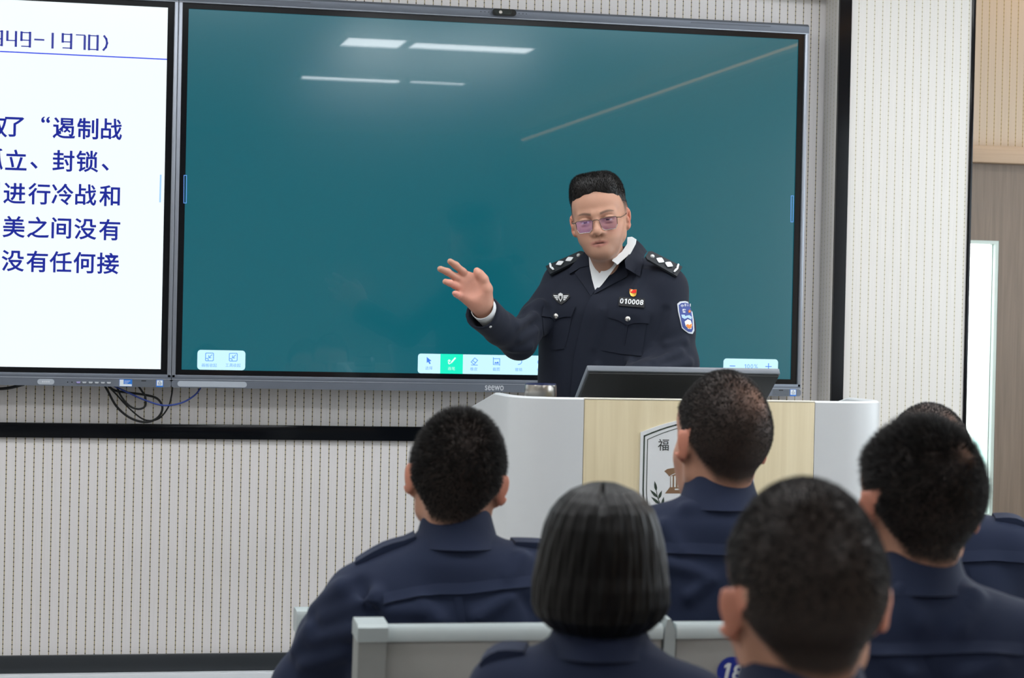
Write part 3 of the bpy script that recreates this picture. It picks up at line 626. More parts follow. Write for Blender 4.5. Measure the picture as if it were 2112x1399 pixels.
# ------------------------------------------------------------------ chairs and desk of the front row
DC = 3.62
ca, cb = atD(735, 1284, DC), atD(1372, 1290, DC*1.03)
ZCH = ca[2]; YCH = ca[1]
def chair(name, x0, x1, y, label, end_post):
    t = thing(name, label, 'chair', ((x0+x1)/2, y+0.25, 0), 'grey chairs behind the front students')
    lean = 0.10
    M = Matrix.Translation((0, y, ZCH))@Matrix.Rotation(math.atan(lean), 4, 'X')        # local z down the back (negative), top at 0
    xi = x0+(0.049 if end_post else 0.0)
    if end_post:
        a = MB(); a.prism([(-0.030, -0.004), (-0.022, 0.0), (0.022, 0.0), (0.030, -0.010), (0.030, -0.86), (-0.030, -0.86)], 'x', x0, x0+0.047, 0, M=M)
        a.prism([(-0.0325, -0.002), (-0.024, 0.003), (0.024, 0.003), (0.0325, -0.006), (0.0325, -0.026), (-0.0325, -0.026)], 'x', x0-0.002, x0+0.049, 1, M=M)
        a.build('end_post', [mat('grey_post', (150, 153, 150), rough=0.5, var=0.05), M_CHAIR], t)
    a = MB(); a.prism([(-0.016, -0.012), (-0.011, -0.006), (0.012, -0.006), (0.020, -0.014), (0.020, -0.030), (-0.016, -0.030)], 'x', xi, x1-0.006, 0, True, M=M); a.build('top_rail', M_CHAIR, t)
    a = MB(); a.box(xi, x1-0.006, -0.012, 0.014, -0.40, -0.030, 0, 0.004, M=M); bp_ = a.build('back_panel', M_CHAIRP, t)
    a = MB(); a.box(x0+0.03, x1-0.03, y+0.05, y+0.46, 0.41, 0.45, 0, 0.012); a.build('seat', M_SEAT, t)
    for lx in (x0+0.06, x1-0.06):
        for ly in (y+0.08, y+0.42):
            a = MB(); a.tube([(lx, ly, 0.0), (lx, ly, 0.412)], 0.014, 12); a.build('leg', M_CHAIR, t)
    for lx in (x0+0.09, x1-0.09):
        a = MB(); a.tube([(lx, y+0.10, 0.43), (lx, y+0.01, 0.47), (lx, y+0.0385, ZCH-0.36)], 0.012, 10); a.build('back_strut', M_CHAIR, t)
    return t, bp_, M
cA, bpA, MA = chair('chair', ca[0], cb[0], YCH, 'grey metal chair with a thick end post, behind the leftmost student', True)
cB, bpB, MBm = chair('chair', cb[0]+0.018, cb[0]+0.018+(cb[0]-ca[0])*0.94, YCH, 'grey metal chair with a round blue number sticker on its back', False)
# round number sticker
d = ray(1503, 1385); q = MBm@Vector((0, -0.0125, -0.1)); tt = (q.y-CAM[1])/d[1]; sc_ = CAM+d*tt
a = MB(); Ms = Matrix.Translation((sc_[0]+0.004, sc_[1]-0.0035, sc_[2]))@Matrix.Rotation(math.atan(0.10), 4, 'X')
r_ = 0.026; a.prism([(r_*math.cos(t), r_*math.sin(t)) for t in np.linspace(0, 2*PI, 33)[:-1]][::-1], 'y', -0.0006, 0.0004, 0, M=Ms)
for ch, dx in (('1', -0.0095), ('8', 0.0105)):
    vs, fs, ext, cc = glyph(ch, 0.03); k = 0.028/ext[1]; a.add([(dx+x*k*0.9, -0.0009, y*k) for x, y in vs], fs, 1, M=Ms@Matrix.Rotation(0.18, 4, 'Y'))
a.build('number_sticker', [mat('sticker_blue', (28, 52, 150), rough=0.4), M_LABELW], cB)
a = MB(); q = Vector((cb[0]+0.003, YCH, ZCH)); a.prism([(-0.006, -0.40), (0.014, -0.40), (0.014, -0.018), (0.004, 0.004), (-0.003, 0.004), (-0.006, -0.012)], 'y', -0.014, 0.014, M=Matrix.Translation((q.x, 0, 0))@MA); a.build('end_cap', M_CHAIR, cA)
# desk in front of the leftmost student: a narrow rounded top edge over an upright panel
da = atD(612, 1259, 4.62)
t = thing('desk', 'pale grey desk front with a rounded top edge, in front of the leftmost student', 'desk', (da[0]+0.2, da[1]+0.05, 0))
a = MB(); a.prism([(0.0, -0.012), (0.004, -0.003), (0.012, 0.0), (0.052, 0.0), (0.060, -0.008), (0.060, -0.05), (0.0, -0.05)], 'x', 0, 0.42, 0, True, M=Matrix.Translation(tuple(da))); a.build('desk_top', M_CHAIR, t)
a = MB(); a.box(da[0]+0.003, da[0]+0.417, da[1]+0.004, da[1]+0.05, 0.25, da[2]-0.05, 0, 0.003); a.build('front_panel', M_CHAIRP, t)
for lx in (da[0]+0.03, da[0]+0.39):
    a = MB(); a.box(lx-0.018, lx+0.018, da[1]+0.012, da[1]+0.044, 0.0, 0.251, 0, 0.004); a.box(lx-0.018, lx+0.018, da[1]-0.05, da[1]+0.25, 0.0, 0.025, 0, 0.004); a.build('leg', M_CHAIR, t)

# ================================================================== people: signed-distance bodies, meshed on a grid
def smin(a, b, k):
    h = np.maximum(k-np.abs(a-b), 0)/k; return np.minimum(a, b)-h*h*k*0.25
class Sdf:
    def __init__(s): s.p = []; s.M = np.eye(4); s.disp = None
    def _t(s, a): return s.M[:3, :3]@np.asarray(a, float)+s.M[:3, 3]
    def _sc(s): return float(np.linalg.norm(s.M[:3, 0]))
    def cone(s, a, b, r1, r2=None, k=0.02, op='u'):
        r2 = r1 if r2 is None else r2; a, b = s._t(a), s._t(b); q = s._sc(); c = (a+b)/2
        s.p.append(('c', a.astype(np.float32), b.astype(np.float32), r1*q, r2*q, k*q, op, c, np.linalg.norm(b-a)/2+max(r1, r2)*q)); return s
    def chain(s, pts, rs, k=0.02):
        for i in range(len(pts)-1): s.cone(pts[i], pts[i+1], rs[i], rs[i+1], k)
        return s
    def ell(s, c, r, k=0.02, op='u', R=None):
        q = s._sc(); A = s.M[:3, :3]/q
        if R is not None: A = A@R
        c = s._t(c); r = np.array(r, float)*q
        s.p.append(('e', c.astype(np.float32), A.T.astype(np.float32), r.astype(np.float32), 0, k*q, op, c, r.max())); return s
    def sph(s, c, r, k=0.02, op='u'): return s.cone(c, c, r, r, k, op)
    def box(s, c, h, rad, k=0.02, op='u', R=None):
        q = s._sc(); A = s.M[:3, :3]/q
        if R is not None: A = A@R
        c = s._t(c); h = np.array(h, float)*q
        s.p.append(('b', c.astype(np.float32), A.T.astype(np.float32), (h-rad*q).astype(np.float32), rad*q, k*q, op, c, np.linalg.norm(h))); return s
    def cut(s, p, n, R, k=0.004):
        """Cut away what lies beyond the plane (p, n), within R of p."""
        p = s._t(p); n = s.M[:3, :3]@np.asarray(n, float); n /= np.linalg.norm(n)
        s.p.append(('h', p.astype(np.float32), n.astype(np.float32), R, 0, k, 's', p, R)); return s
    def val(s, P, prims):
        d = np.full(len(P), 1.0, np.float32)
        for t in prims:
            K, a, b, r1, r2, k, op = t[:7]
            if K == 'c':
                ab = b-a; l2 = float(ab@ab); q = P-a
                if l2 > 1e-12:
                    h = np.clip((q@ab)/l2, 0, 1); e = np.sqrt(((q-h[:, None]*ab)**2).sum(1))-(r1+(r2-r1)*h)
                else: e = np.sqrt((q*q).sum(1))-r1
            elif K == 'e':
                q = (P-a)@b.T; k0 = np.sqrt(((q/r1)**2).sum(1)); k1 = np.sqrt(((q/(r1*r1))**2).sum(1))+1e-9; e = k0*(k0-1)/k1
            elif K == 'b':
                q = np.abs((P-a)@b.T)-r1; e = np.sqrt((np.maximum(q, 0)**2).sum(1))+np.minimum(q.max(1), 0)-r2
            elif K == 'h':
                e = np.maximum(-((P-a)@b), np.sqrt(((P-a)**2).sum(1))-r1)
            if op == 'u': d = smin(d, e, k)
            elif op == 's': d = -smin(-d, e, k)
            elif op == 'i': d = -smin(-d, -e, k)
        if s.disp is not None: d = d+s.disp(P)
        return d
    def mesh(s, xs, ys, zs, smooth=2):
        xs, ys, zs = [np.asarray(v, np.float32) for v in (xs, ys, zs)]; B = 16
        n = (len(xs), len(ys), len(zs)); D = np.ones(n, np.float32)
        rng = [[(i, min(i+B, m)) for i in range(0, m, B)] for m in n]
        cen = [np.array([(v[a]+v[b-1])/2 for a, b in r], np.float32) for v, r in zip((xs, ys, zs), rng)]
        hal = [np.array([(v[min(b, len(v)-1)]-v[max(a-1, 0)])/2 for a, b in r], np.float32) for v, r in zip((xs, ys, zs), rng)]
        G = np.stack(np.meshgrid(*cen, indexing='ij'), -1).reshape(-1, 3); HD = np.sqrt(sum(g.reshape(-1)**2 for g in np.meshgrid(*hal, indexing='ij')))
        dc = np.concatenate([s.val(G[i:i+20000], s.p) for i in range(0, len(G), 20000)])
        pc = np.array([t[7] for t in s.p], np.float32); pr_ = np.array([t[8] for t in s.p], np.float32); alw = np.array([t[6] == 'i' for t in s.p])
        pk = np.array([t[5] for t in s.p], np.float32)
        ij = np.stack(np.unravel_index(np.arange(len(G)), [len(r) for r in rng]), -1)
        for m in range(len(G)):
            (a0, a1), (b0, b1), (c0, c1) = rng[0][ij[m, 0]], rng[1][ij[m, 1]], rng[2][ij[m, 2]]
            if abs(dc[m]) > HD[m]*1.5+0.015:
                if dc[m] < 0: D[a0:a1, b0:b1, c0:c1] = -1
                continue
            keep = alw | (np.linalg.norm(pc-G[m], axis=1)-pr_ < max(dc[m], 0)+2*HD[m]+pk+0.01)
            if not keep.any(): continue
            P = np.stack(np.meshgrid(xs[a0:a1], ys[b0:b1], zs[c0:c1], indexing='ij'), -1)
            D[a0:a1, b0:b1, c0:c1] = s.val(P.reshape(-1, 3), [t for t, q in zip(s.p, keep) if q]).reshape(P.shape[:3])
        S = D < 0
        s8 = np.zeros([m-1 for m in n], np.uint8)
        sl = lambda o, m: slice(o, m-1+o)
        cor = [(i, j, k) for i in (0, 1) for j in (0, 1) for k in (0, 1)]
        for c in cor: s8 += S[sl(c[0], n[0]), sl(c[1], n[1]), sl(c[2], n[2])]
        I = np.stack(np.nonzero((s8 > 0) & (s8 < 8)), -1); del s8
        vid = np.full([m-1 for m in n], -1, np.int32); vid[I[:, 0], I[:, 1], I[:, 2]] = np.arange(len(I))
        V = {c: D[I[:, 0]+c[0], I[:, 1]+c[1], I[:, 2]+c[2]] for c in cor}
        acc = np.zeros((len(I), 3), np.float32); cnt = np.zeros(len(I), np.float32)
        for a in cor:
            for ax in range(3):
                if a[ax]: continue
                b = tuple(1 if i == ax else a[i] for i in range(3)); va, vb = V[a], V[b]
                mk = (va < 0) != (vb < 0); t = np.where(mk, va/np.where(mk, va-vb, 1), 0)
                p = np.tile(np.array(a, np.float32), (len(I), 1)); p[:, ax] = t
                acc[mk] += p[mk]; cnt += mk
        fr = acc/np.maximum(cnt, 1)[:, None]
        P = np.stack([v[I[:, i]]+fr[:, i]*(v[I[:, i]+1]-v[I[:, i]]) for i, v in enumerate((xs, ys, zs))], -1)
        F = []
        for ax in range(3):
            o1, o2 = [(1, 2), (2, 0), (0, 1)][ax]
            lo = [slice(None)]*3; hi = [slice(None)]*3; lo[ax] = slice(0, -1); hi[ax] = slice(1, None)
            X = np.stack(np.nonzero(S[tuple(lo)] != S[tuple(hi)]), -1)
            X = X[(X[:, o1] > 0) & (X[:, o2] > 0) & (X[:, o1] < n[o1]-1) & (X[:, o2] < n[o2]-1)]
            sg = S[X[:, 0], X[:, 1], X[:, 2]]
            q = []
            for d1, d2 in ((1, 1), (0, 1), (0, 0), (1, 0)):
                Y = X.copy(); Y[:, o1] -= d1; Y[:, o2] -= d2; q.append(vid[Y[:, 0], Y[:, 1], Y[:, 2]])
            q = np.stack(q, -1); q[~sg] = q[~sg][:, ::-1]; F.append(q)
        F = np.concatenate(F); F = F[(F >= 0).all(1)]
        for _ in range(smooth): P = relax(P, F)
        return P.astype(np.float32), F.astype(np.int32)
def relax(P, F, w=0.5, keep=None):
    e0 = F.reshape(-1); e1 = np.roll(F, -1, 1).reshape(-1); m = len(P)
    deg = np.bincount(e0, minlength=m)+np.bincount(e1, minlength=m)
    Q = np.stack([(np.bincount(e0, P[e1, i], m)+np.bincount(e1, P[e0, i], m))/np.maximum(deg, 1) for i in range(3)], -1)
    return P+(Q-P)*w
def vnormals(P, F):
    fn = np.cross(P[F[:, 2]]-P[F[:, 0]], P[F[:, 3 if F.shape[1] == 4 else 1]]-P[F[:, 1 if F.shape[1] == 4 else 0]])
    N = np.zeros_like(P)
    for i in range(3):
        for c in range(F.shape[1]): N[:, i] += np.bincount(F[:, c], fn[:, i], len(P))
    return N/np.maximum(np.linalg.norm(N, axis=1), 1e-12)[:, None]
def link_mesh(name, P, F, mats, parent=None, col=None, smooth=True):
    me = bpy.data.meshes.new(name); nv, nf, k = len(P), len(F), F.shape[1]
    if parent is not None:
        Mi = np.array(parent_world(parent).inverted()); P = P@Mi[:3, :3].T+Mi[:3, 3]
    me.vertices.add(nv); me.vertices.foreach_set('co', np.ascontiguousarray(P, np.float32).ravel())
    me.loops.add(nf*k); me.loops.foreach_set('vertex_index', np.ascontiguousarray(F, np.int32).ravel())
    me.polygons.add(nf); me.polygons.foreach_set('loop_start', np.arange(0, nf*k, k, dtype=np.int32))
    me.polygons.foreach_set('use_smooth', np.full(nf, smooth))
    for m in (mats if isinstance(mats, (list, tuple)) else [mats]): me.materials.append(m)
    if col is not None:
        at = me.color_attributes.new('Col', 'FLOAT_COLOR', 'POINT'); c4 = np.ones((nv, 4), np.float32); c4[:, :3] = col; at.data.foreach_set('color', c4.ravel())
    me.update(calc_edges=True); me.validate()
    o = bpy.data.objects.new(name, me); COL.objects.link(o)
    if parent is not None: o.parent = parent; o.matrix_parent_inverse = Matrix.Identity(4)
    return o
def axis(lo, hi, step, fine=(), fstep=0.002):
    """Grid lines from lo to hi: step apart, fstep inside the (a, b) intervals of fine."""
    out = [lo]; x = lo
    while x < hi:
        st = step
        for a, b in fine:
            if a <= x < b: st = fstep
        for a, b in fine:
            if x < a < x+st: st = max(a-x, fstep*0.5)
        x += st; out.append(x)
    return np.array(out)
def nrm(v): v = np.asarray(v, float); return v/np.linalg.norm(v)
def ss(a, b, x): t = np.clip((x-a)/(b-a), 0, 1); return t*t*(3-2*t)
def frame(o, fwd, up=(0, 0, 1), pitch=0.0, roll=0.0, s=1.0):
    """Local +y forward, +x the person's right, +z up. pitch > 0 looks down; roll > 0 leans the top to the person's right."""
    f = nrm(fwd); x = nrm(np.cross(f, up)); z = np.cross(x, f)
    f, z = math.cos(pitch)*f-math.sin(pitch)*z, math.sin(pitch)*f+math.cos(pitch)*z
    x, z = math.cos(roll)*x-math.sin(roll)*z, math.sin(roll)*x+math.cos(roll)*z
    M = np.eye(4); M[:3, 0] = x*s; M[:3, 1] = f*s; M[:3, 2] = z*s; M[:3, 3] = o; return M
def rx(a): c, s = math.cos(a), math.sin(a); return np.array([[1, 0, 0], [0, c, -s], [0, s, c]])
def ry(a): c, s = math.cos(a), math.sin(a); return np.array([[c, 0, s], [0, 1, 0], [-s, 0, c]])
def rz(a): c, s = math.cos(a), math.sin(a); return np.array([[c, -s, 0], [s, c, 0], [0, 0, 1]])
def to_local(M, P):
    q = np.linalg.norm(M[:3, 0]); return (P-M[:3, 3])@(M[:3, :3]/q)/q
def to_world(M, P): return np.asarray(P)@M[:3, :3].T+M[:3, 3]

def head(S, M, face=1.0, jaw=1.0, width=1.0, ears=1.0, zs=1.0, crown=0.115, flare=0.42):
    """Head about the point between the ears at eye level; skull, jaw, brow, eyes, nose, lips, ears."""
    S.M = M; w = width
    def cone(a, b, *r): S.cone((a[0], a[1], a[2]*(zs if a[2] < 0 else 1)), (b[0], b[1], b[2]*(zs if b[2] < 0 else 1)), *r)
    def sph(a, *r): S.sph((a[0], a[1], a[2]*(zs if a[2] < 0 else 1)), *r)
    def ell(a, rr, *r): S.ell((a[0], a[1], a[2]*(zs if a[2] < 0 else 1)), rr, *r)
    ell((0, -0.016, 0.032+(crown-0.115)*0.4), (0.0755*w, 0.096, 0.083+(crown-0.115)*0.6), 0.02)
    ell((0, -0.045, 0.018), (0.070*w, 0.066, 0.070), 0.03)
    ell((0, 0.030, -0.026), (0.0585*w, 0.058, 0.082*zs), 0.03)
    ell((0, 0.040, 0.050), (0.060*w, 0.045, 0.045), 0.03)
    for q in (1, -1):
        cone((q*0.0475*w*jaw, -0.004, -0.055), (q*0.018*jaw, 0.066, -0.098), 0.014, 0.015, 0.03)
        cone((q*0.055*w, -0.006, -0.015), (q*0.0475*w*jaw, -0.003, -0.055), 0.014, 0.014, 0.02)
        sph((q*0.043*w, 0.050, -0.022), 0.020, 0.03)
        cone((q*0.010, 0.0835, 0.0165), (q*0.040, 0.069, 0.0185), 0.0085, 0.008, 0.016)
        ell((q*0.030, 0.062, -0.056), (0.017, 0.020, 0.026), 0.03)
    sph((0, 0.075, -0.098), 0.0155, 0.02)
    cone((-0.010, 0.075, -0.100), (0.010, 0.075, -0.100), 0.0135, 0.0135, 0.02)
    ell((0, 0.070, -0.066), (0.028, 0.021, 0.024), 0.02)
    for q in (1, -1):
        ell((q*0.031, 0.092, -0.001), (0.018, 0.014, 0.0105), 0.014, 's')
    cone((0, 0.083, 0.012), (0, 0.1040, -0.030), 0.0062, 0.0095, 0.010)
    sph((0, 0.1055, -0.0370), 0.0102, 0.008)
    for q in (1, -1):
        ell((q*0.0140, 0.0920, -0.0405), (0.0078, 0.0105, 0.0080), 0.006)
        ell((q*0.0068, 0.0975, -0.0485), (0.0036, 0.0060, 0.004), 0.003, 's')
        sph((q*0.031, 0.0715, -0.001), 0.0122, 0.001)
        ell((q*0.031, 0.0725, 0.0055), (0.0165, 0.0135, 0.0068), 0.003)
        ell((q*0.031, 0.0715, -0.0085), (0.0160, 0.0130, 0.0055), 0.003)
    for q in (1, -1):
        cone((q*0.0275, 0.0795, -0.0722), (q*0.005, 0.0920, -0.0668), 0.0034, 0.0048, 0.006)
        cone((q*0.0255, 0.0800, -0.0735), (0, 0.0910, -0.0790), 0.0036, 0.0058, 0.006)
    cone((-0.019, 0.0885, -0.0727), (0.019, 0.0885, -0.0727), 0.0016, 0.0016, 0.002, 's')
    cone((-0.010, 0.0955, -0.0729), (0.010, 0.0955, -0.0729), 0.0026, 0.0026, 0.002, 's')
    if ears:
        for q in (1, -1):
            Rr = rz(-q*flare)@ry(q*0.10); e_ = (flare-0.42)*0.03
            S.ell((q*(0.0785*w+e_), -0.016, -0.003), (0.0070, 0.018, 0.0285), 0.007, 'u', Rr)
            S.ell((q*(0.0845*w+e_), -0.010, 0.001), (0.006, 0.0110, 0.0185), 0.005, 's', Rr)
            S.ell((q*(0.0830*w+e_), -0.017, 0.004), (0.0035, 0.0050, 0.0150), 0.004, 'u', Rr)
            S.ell((q*0.0755*w, -0.004, -0.026), (0.006, 0.008, 0.009), 0.006, 'u', Rr)
            S.ell((q*0.0765*w, -0.001, -0.006), (0.005, 0.005, 0.008), 0.004, 'u', Rr)

HL_T = [0, 0.45, 0.85, 1.15, 1.42, 1.60, 1.85, 2.2, 2.6, PI]
HL_Z = [0.068, 0.067, 0.056, 0.030, -0.010, 0.004, -0.018, -0.052, -0.080, -0.086]
def scalp(L, fade=0.016, lift=0.0, back=0.0):
    """How densely hair grows at local head points, 0 to 1."""
    th = np.arctan2(np.abs(L[:, 0]), L[:, 1]+0.01); z = np.interp(th, HL_T, HL_Z)+lift+back*ss(1.6, 2.4, th)
    d = ss(0, fade, L[:, 2]-z)
    ear = (np.abs(L[:, 0]) > 0.0770) & (L[:, 2] < 0.027)                # ears stay bare
    return np.where(ear, 0, d)
SKIN = np.array(lin((187, 142, 119))); SCALP = np.array(lin((31, 27, 25))); LIP = np.array(lin((170, 110, 100))); PINK = np.array(lin((200, 140, 120)))
def skin_colour(L, hair=None, tint=(1, 1, 1), stubble=0.0, cover=0.9, brows=True, zs=1.0):
    L = L.copy(); L[:, 2] = np.where(L[:, 2] < 0, L[:, 2]/zs, L[:, 2])
    c = np.tile(SKIN*np.array(tint), (len(L), 1)); x, y, z = np.abs(L[:, 0]), L[:, 1], L[:, 2]
    def mix(c, k, w): return c*(1-w[:, None])+k*w[:, None]
    ck = np.exp(-(((x-0.045)/0.022)**2+((z+0.030)/0.02)**2))*(y > 0.03); c = mix(c, PINK*np.array(tint), 0.45*ck)
    c = mix(c, np.array(lin((200, 128, 106))), 0.75*((x > 0.0765) & (np.abs(z+0.004) < 0.042) & (y < 0.02) & (y > -0.05)))
    if stubble:
        jw = ss(-0.052, -0.07, z)*ss(-0.02, 0.02, y)*ss(-0.19, -0.12, z); c = mix(c, np.array(lin((120, 98, 88))), stubble*jw)
    lp = np.exp(-((x/0.0265)**6))*((z < -0.0630-0.0035*(x/0.027)**2) & (z > -0.0850+0.009*(x/0.027)**2)).astype(float)*(y > 0.076); c = mix(c, LIP, 0.75*lp)
    mo = (np.exp(-((x/0.0205)**6))*np.exp(-(((z+0.0727)/0.0019)**2)))*(y > 0.075); c = mix(c, np.array(lin((70, 30, 30))), np.clip(mo, 0, 1))
    if brows:
        bz = 0.0178+0.0045*np.sin(np.clip((x-0.014)/0.036, 0, 1)*PI*0.8); bw = 0.0036-0.0018*ss(0.03, 0.052, x)
        br = np.exp(-(((z-bz)/bw)**4))*ss(0.010, 0.015, x)*ss(0.053, 0.046, x)*(y > 0.045); c = mix(c, np.array(lin((70, 56, 50))), 0.75*br)
    # eyes
    d = np.sqrt((x-0.031)**2+(y-0.0715)**2+(z+0.001)**2); ey = (d < 0.0128) & (np.abs(z+0.0015) < 0.006) & (y > 0.074) & (x > 0.017) & (x < 0.045)
    c[ey] = lin((214, 208, 204)); ir = ey & (((x-0.031)**2+(z+0.0005)**2) < 0.0056**2); c[ir] = lin((40, 26, 20))
    if hair is not None: c = mix(c, SCALP, hair*cover)
    return c
M_SKIN = mat('skin', (210, 165, 143), rough=0.5, spec=0.4, var=0.05, vscale=60, bump=0.06, bscale=420, vcol='Col')
M_SKIN.node_tree.nodes['Principled BSDF'].inputs['Subsurface Weight'].default_value = 0.08
M_SKIN.node_tree.nodes['Principled BSDF'].inputs['Subsurface Radius'].default_value = (0.010, 0.004, 0.002)
M_HAIR = mat('black_hair', (21, 18, 17), rough=0.55, spec=0.5, var=0.25, vscale=90)
M_HAIRL = mat('soft_black_hair', (13, 12, 12), rough=0.40, spec=0.2, var=0.3, vscale=50)

def strands(name, P, F, M, count, dens, length, width, comb, parent, material, jit=0.25, seed=1):
    """Short hairs as slim three-sided spikes rooted on the scalp, one mesh."""
    g = np.random.default_rng(seed); c = P[F].mean(1); L = to_local(M, c); w = dens(L)
    near = np.linalg.norm(L, axis=1) < 0.2
    d1 = P[F[:, 2]]-P[F[:, 0]]; d2 = P[F[:, 3]]-P[F[:, 1]]; nn = np.cross(d1, d2); ar = np.linalg.norm(nn, axis=1)/2
    w = w*ar*near; idx = g.choice(len(F), count, p=w/w.sum()); uv = g.random((count, 2)); q = P[F[idx]]
    root = ((q[:, 0]*(1-uv[:, :1])+q[:, 1]*uv[:, :1])*(1-uv[:, 1:])+(q[:, 3]*(1-uv[:, :1])+q[:, 2]*uv[:, :1])*uv[:, 1:])
    n = nn[idx]/np.maximum(np.linalg.norm(nn[idx], axis=1), 1e-12)[:, None]; Ll = to_local(M, root)
    R = M[:3, :3]/np.linalg.norm(M[:3, 0]); nl = n@R
    dr = comb(Ll, nl)+g.normal(0, jit, (count, 3)); dr = dr@R.T; dr /= np.linalg.norm(dr, axis=1)[:, None]
    ln = length(Ll)*(0.7+0.5*g.random(count)); s1 = np.cross(dr, n+g.normal(0, 0.3, (count, 3))); s1 /= np.maximum(np.linalg.norm(s1, axis=1), 1e-9)[:, None]; s2 = np.cross(dr, s1)
    root = root-n*0.001; wd = width*(0.75+0.5*g.random(count))[:, None]
    V = np.stack([root+s1*wd, root-s1*wd*0.5+s2*wd*0.87, root-s1*wd*0.5-s2*wd*0.87, root+dr*ln[:, None]], 1).reshape(-1, 3)
    b = np.arange(count)[:, None]*4; T = np.stack([b+np.array([0, 1, 3]), b+np.array([1, 2, 3]), b+np.array([2, 0, 3])], 1).reshape(-1, 3)
    return link_mesh(name, V, T, material, parent, smooth=False)

def cloth_mat(name, rgb, bump=0.2, crease=0.25):
    m = mat(name, rgb, rough=0.8, spec=0.25, var=0.05, vscale=9, sheen=0.04)
    nt = m.node_tree; N = nt.nodes; L = nt.links; b = N['Principled BSDF']; tc = [n for n in N if n.type == 'TEX_COORD'][0]
    n1 = N.new('ShaderNodeTexNoise'); n1.inputs['Scale'].default_value = 9; n1.inputs['Detail'].default_value = 2; n1.inputs['Distortion'].default_value = 0.5; L.new(tc.outputs['Object'], n1.inputs['Vector'])
    n2 = N.new('ShaderNodeTexNoise'); n2.inputs['Scale'].default_value = 900; L.new(tc.outputs['Object'], n2.inputs['Vector'])
    b1 = N.new('ShaderNodeBump'); b1.inputs['Strength'].default_value = crease; b1.inputs['Distance'].default_value = 0.018; L.new(n1.outputs['Fac'], b1.inputs['Height'])
    b2 = N.new('ShaderNodeBump'); b2.inputs['Strength'].default_value = bump; b2.inputs['Distance'].default_value = 0.0006; L.new(n2.outputs['Fac'], b2.inputs['Height'])
    L.new(b1.outputs[0], b2.inputs['Normal']); L.new(b2.outputs[0], b.inputs['Normal']); return m
M_NAVY = cloth_mat('navy_uniform_cloth', (31, 40, 63))
M_NAVYD = cloth_mat('dark_navy_uniform_cloth', (27, 32, 45))
M_SHIRT = mat('white_shirt_cotton', (222, 226, 228), rough=0.75, var=0.03, vscale=40)
M_SHOE = mat('black_leather', (20, 20, 22), rough=0.3, coat=0.2)
def fabric_noise(amp, sc=1.0):
    """Gentle unevenness of worn cloth."""
    def f(P):
        x, y, z = P[:, 0]*sc, P[:, 1]*sc, P[:, 2]*sc
        return amp*(np.sin(19*x+5*np.sin(11*z)+4*y)*np.sin(13*z-9*x)+0.5*np.sin(27*z+15*x+12*y))
    return f

def hand(S, W, dirv, palm_n, thumb_side, curl=0.35, s=1.0):
    """A relaxed hand from the wrist W: palm, four bent fingers of different lengths, a thumb from the side of the palm."""
    y = nrm(dirv); z = nrm(np.asarray(palm_n)-y*(np.asarray(palm_n)@y)); x = np.cross(y, z)*thumb_side
    M = np.eye(4); M[:3, 0] = x*s; M[:3, 1] = y*s; M[:3, 2] = z*s; M[:3, 3] = W; S.M = M
    S.cone((0, -0.03, 0), (0, 0.008, 0), 0.024, 0.023, 0.02)
    S.box((0.0, 0.050, 0.0), (0.040, 0.048, 0.0145), 0.0135, 0.016)
    S.ell((0.024, 0.032, 0.008), (0.016, 0.030, 0.014), 0.014)
    for i, (fx, ln, sp) in enumerate(((0.030, 0.072, 0.10), (0.0105, 0.080, 0.02), (-0.010, 0.074, -0.06), (-0.029, 0.058, -0.15))):
        p = np.array([fx, 0.092, 0.0]); a = curl*(0.7+0.12*i); r = 0.0088-0.0005*i
        for k, f in enumerate((0.46, 0.31, 0.23)):
            q = p+ln*f*np.array([math.sin(sp)*math.cos(a), math.cos(sp)*math.cos(a), math.sin(a)]); S.cone(p, q, r, r*0.93, 0.006); p = q; r *= 0.93; a += curl*0.8
    p = np.array([0.030, 0.022, 0.006]); q = p+np.array([0.026, 0.030, 0.012]); S.cone(p, q, 0.013, 0.0105, 0.014); t = q+np.array([0.013, 0.026, 0.006]); S.cone(q, t, 0.010, 0.0085, 0.006)
    S.M = np.eye(4)
def foot(S, ankle, fwd, shoe=False):
    f = nrm(fwd); a = np.asarray(ankle, float); g = 0.006 if shoe else 0.0
    S.cone(a+np.array([0, 0, -0.01]), a-f*0.03+np.array([0, 0, -0.055]), 0.036+g, 0.032+g, 0.03); S.cone(a-f*0.02+np.array([0, 0, -0.052]), a+f*0.13+np.array([0, 0, -0.064]), 0.036+g, 0.026+g, 0.03)
    S.cone(a+f*0.13+np.array([0, 0, -0.064]), a+f*0.175+np.array([0, 0, -0.068]), 0.030+g, 0.022+g, 0.02)

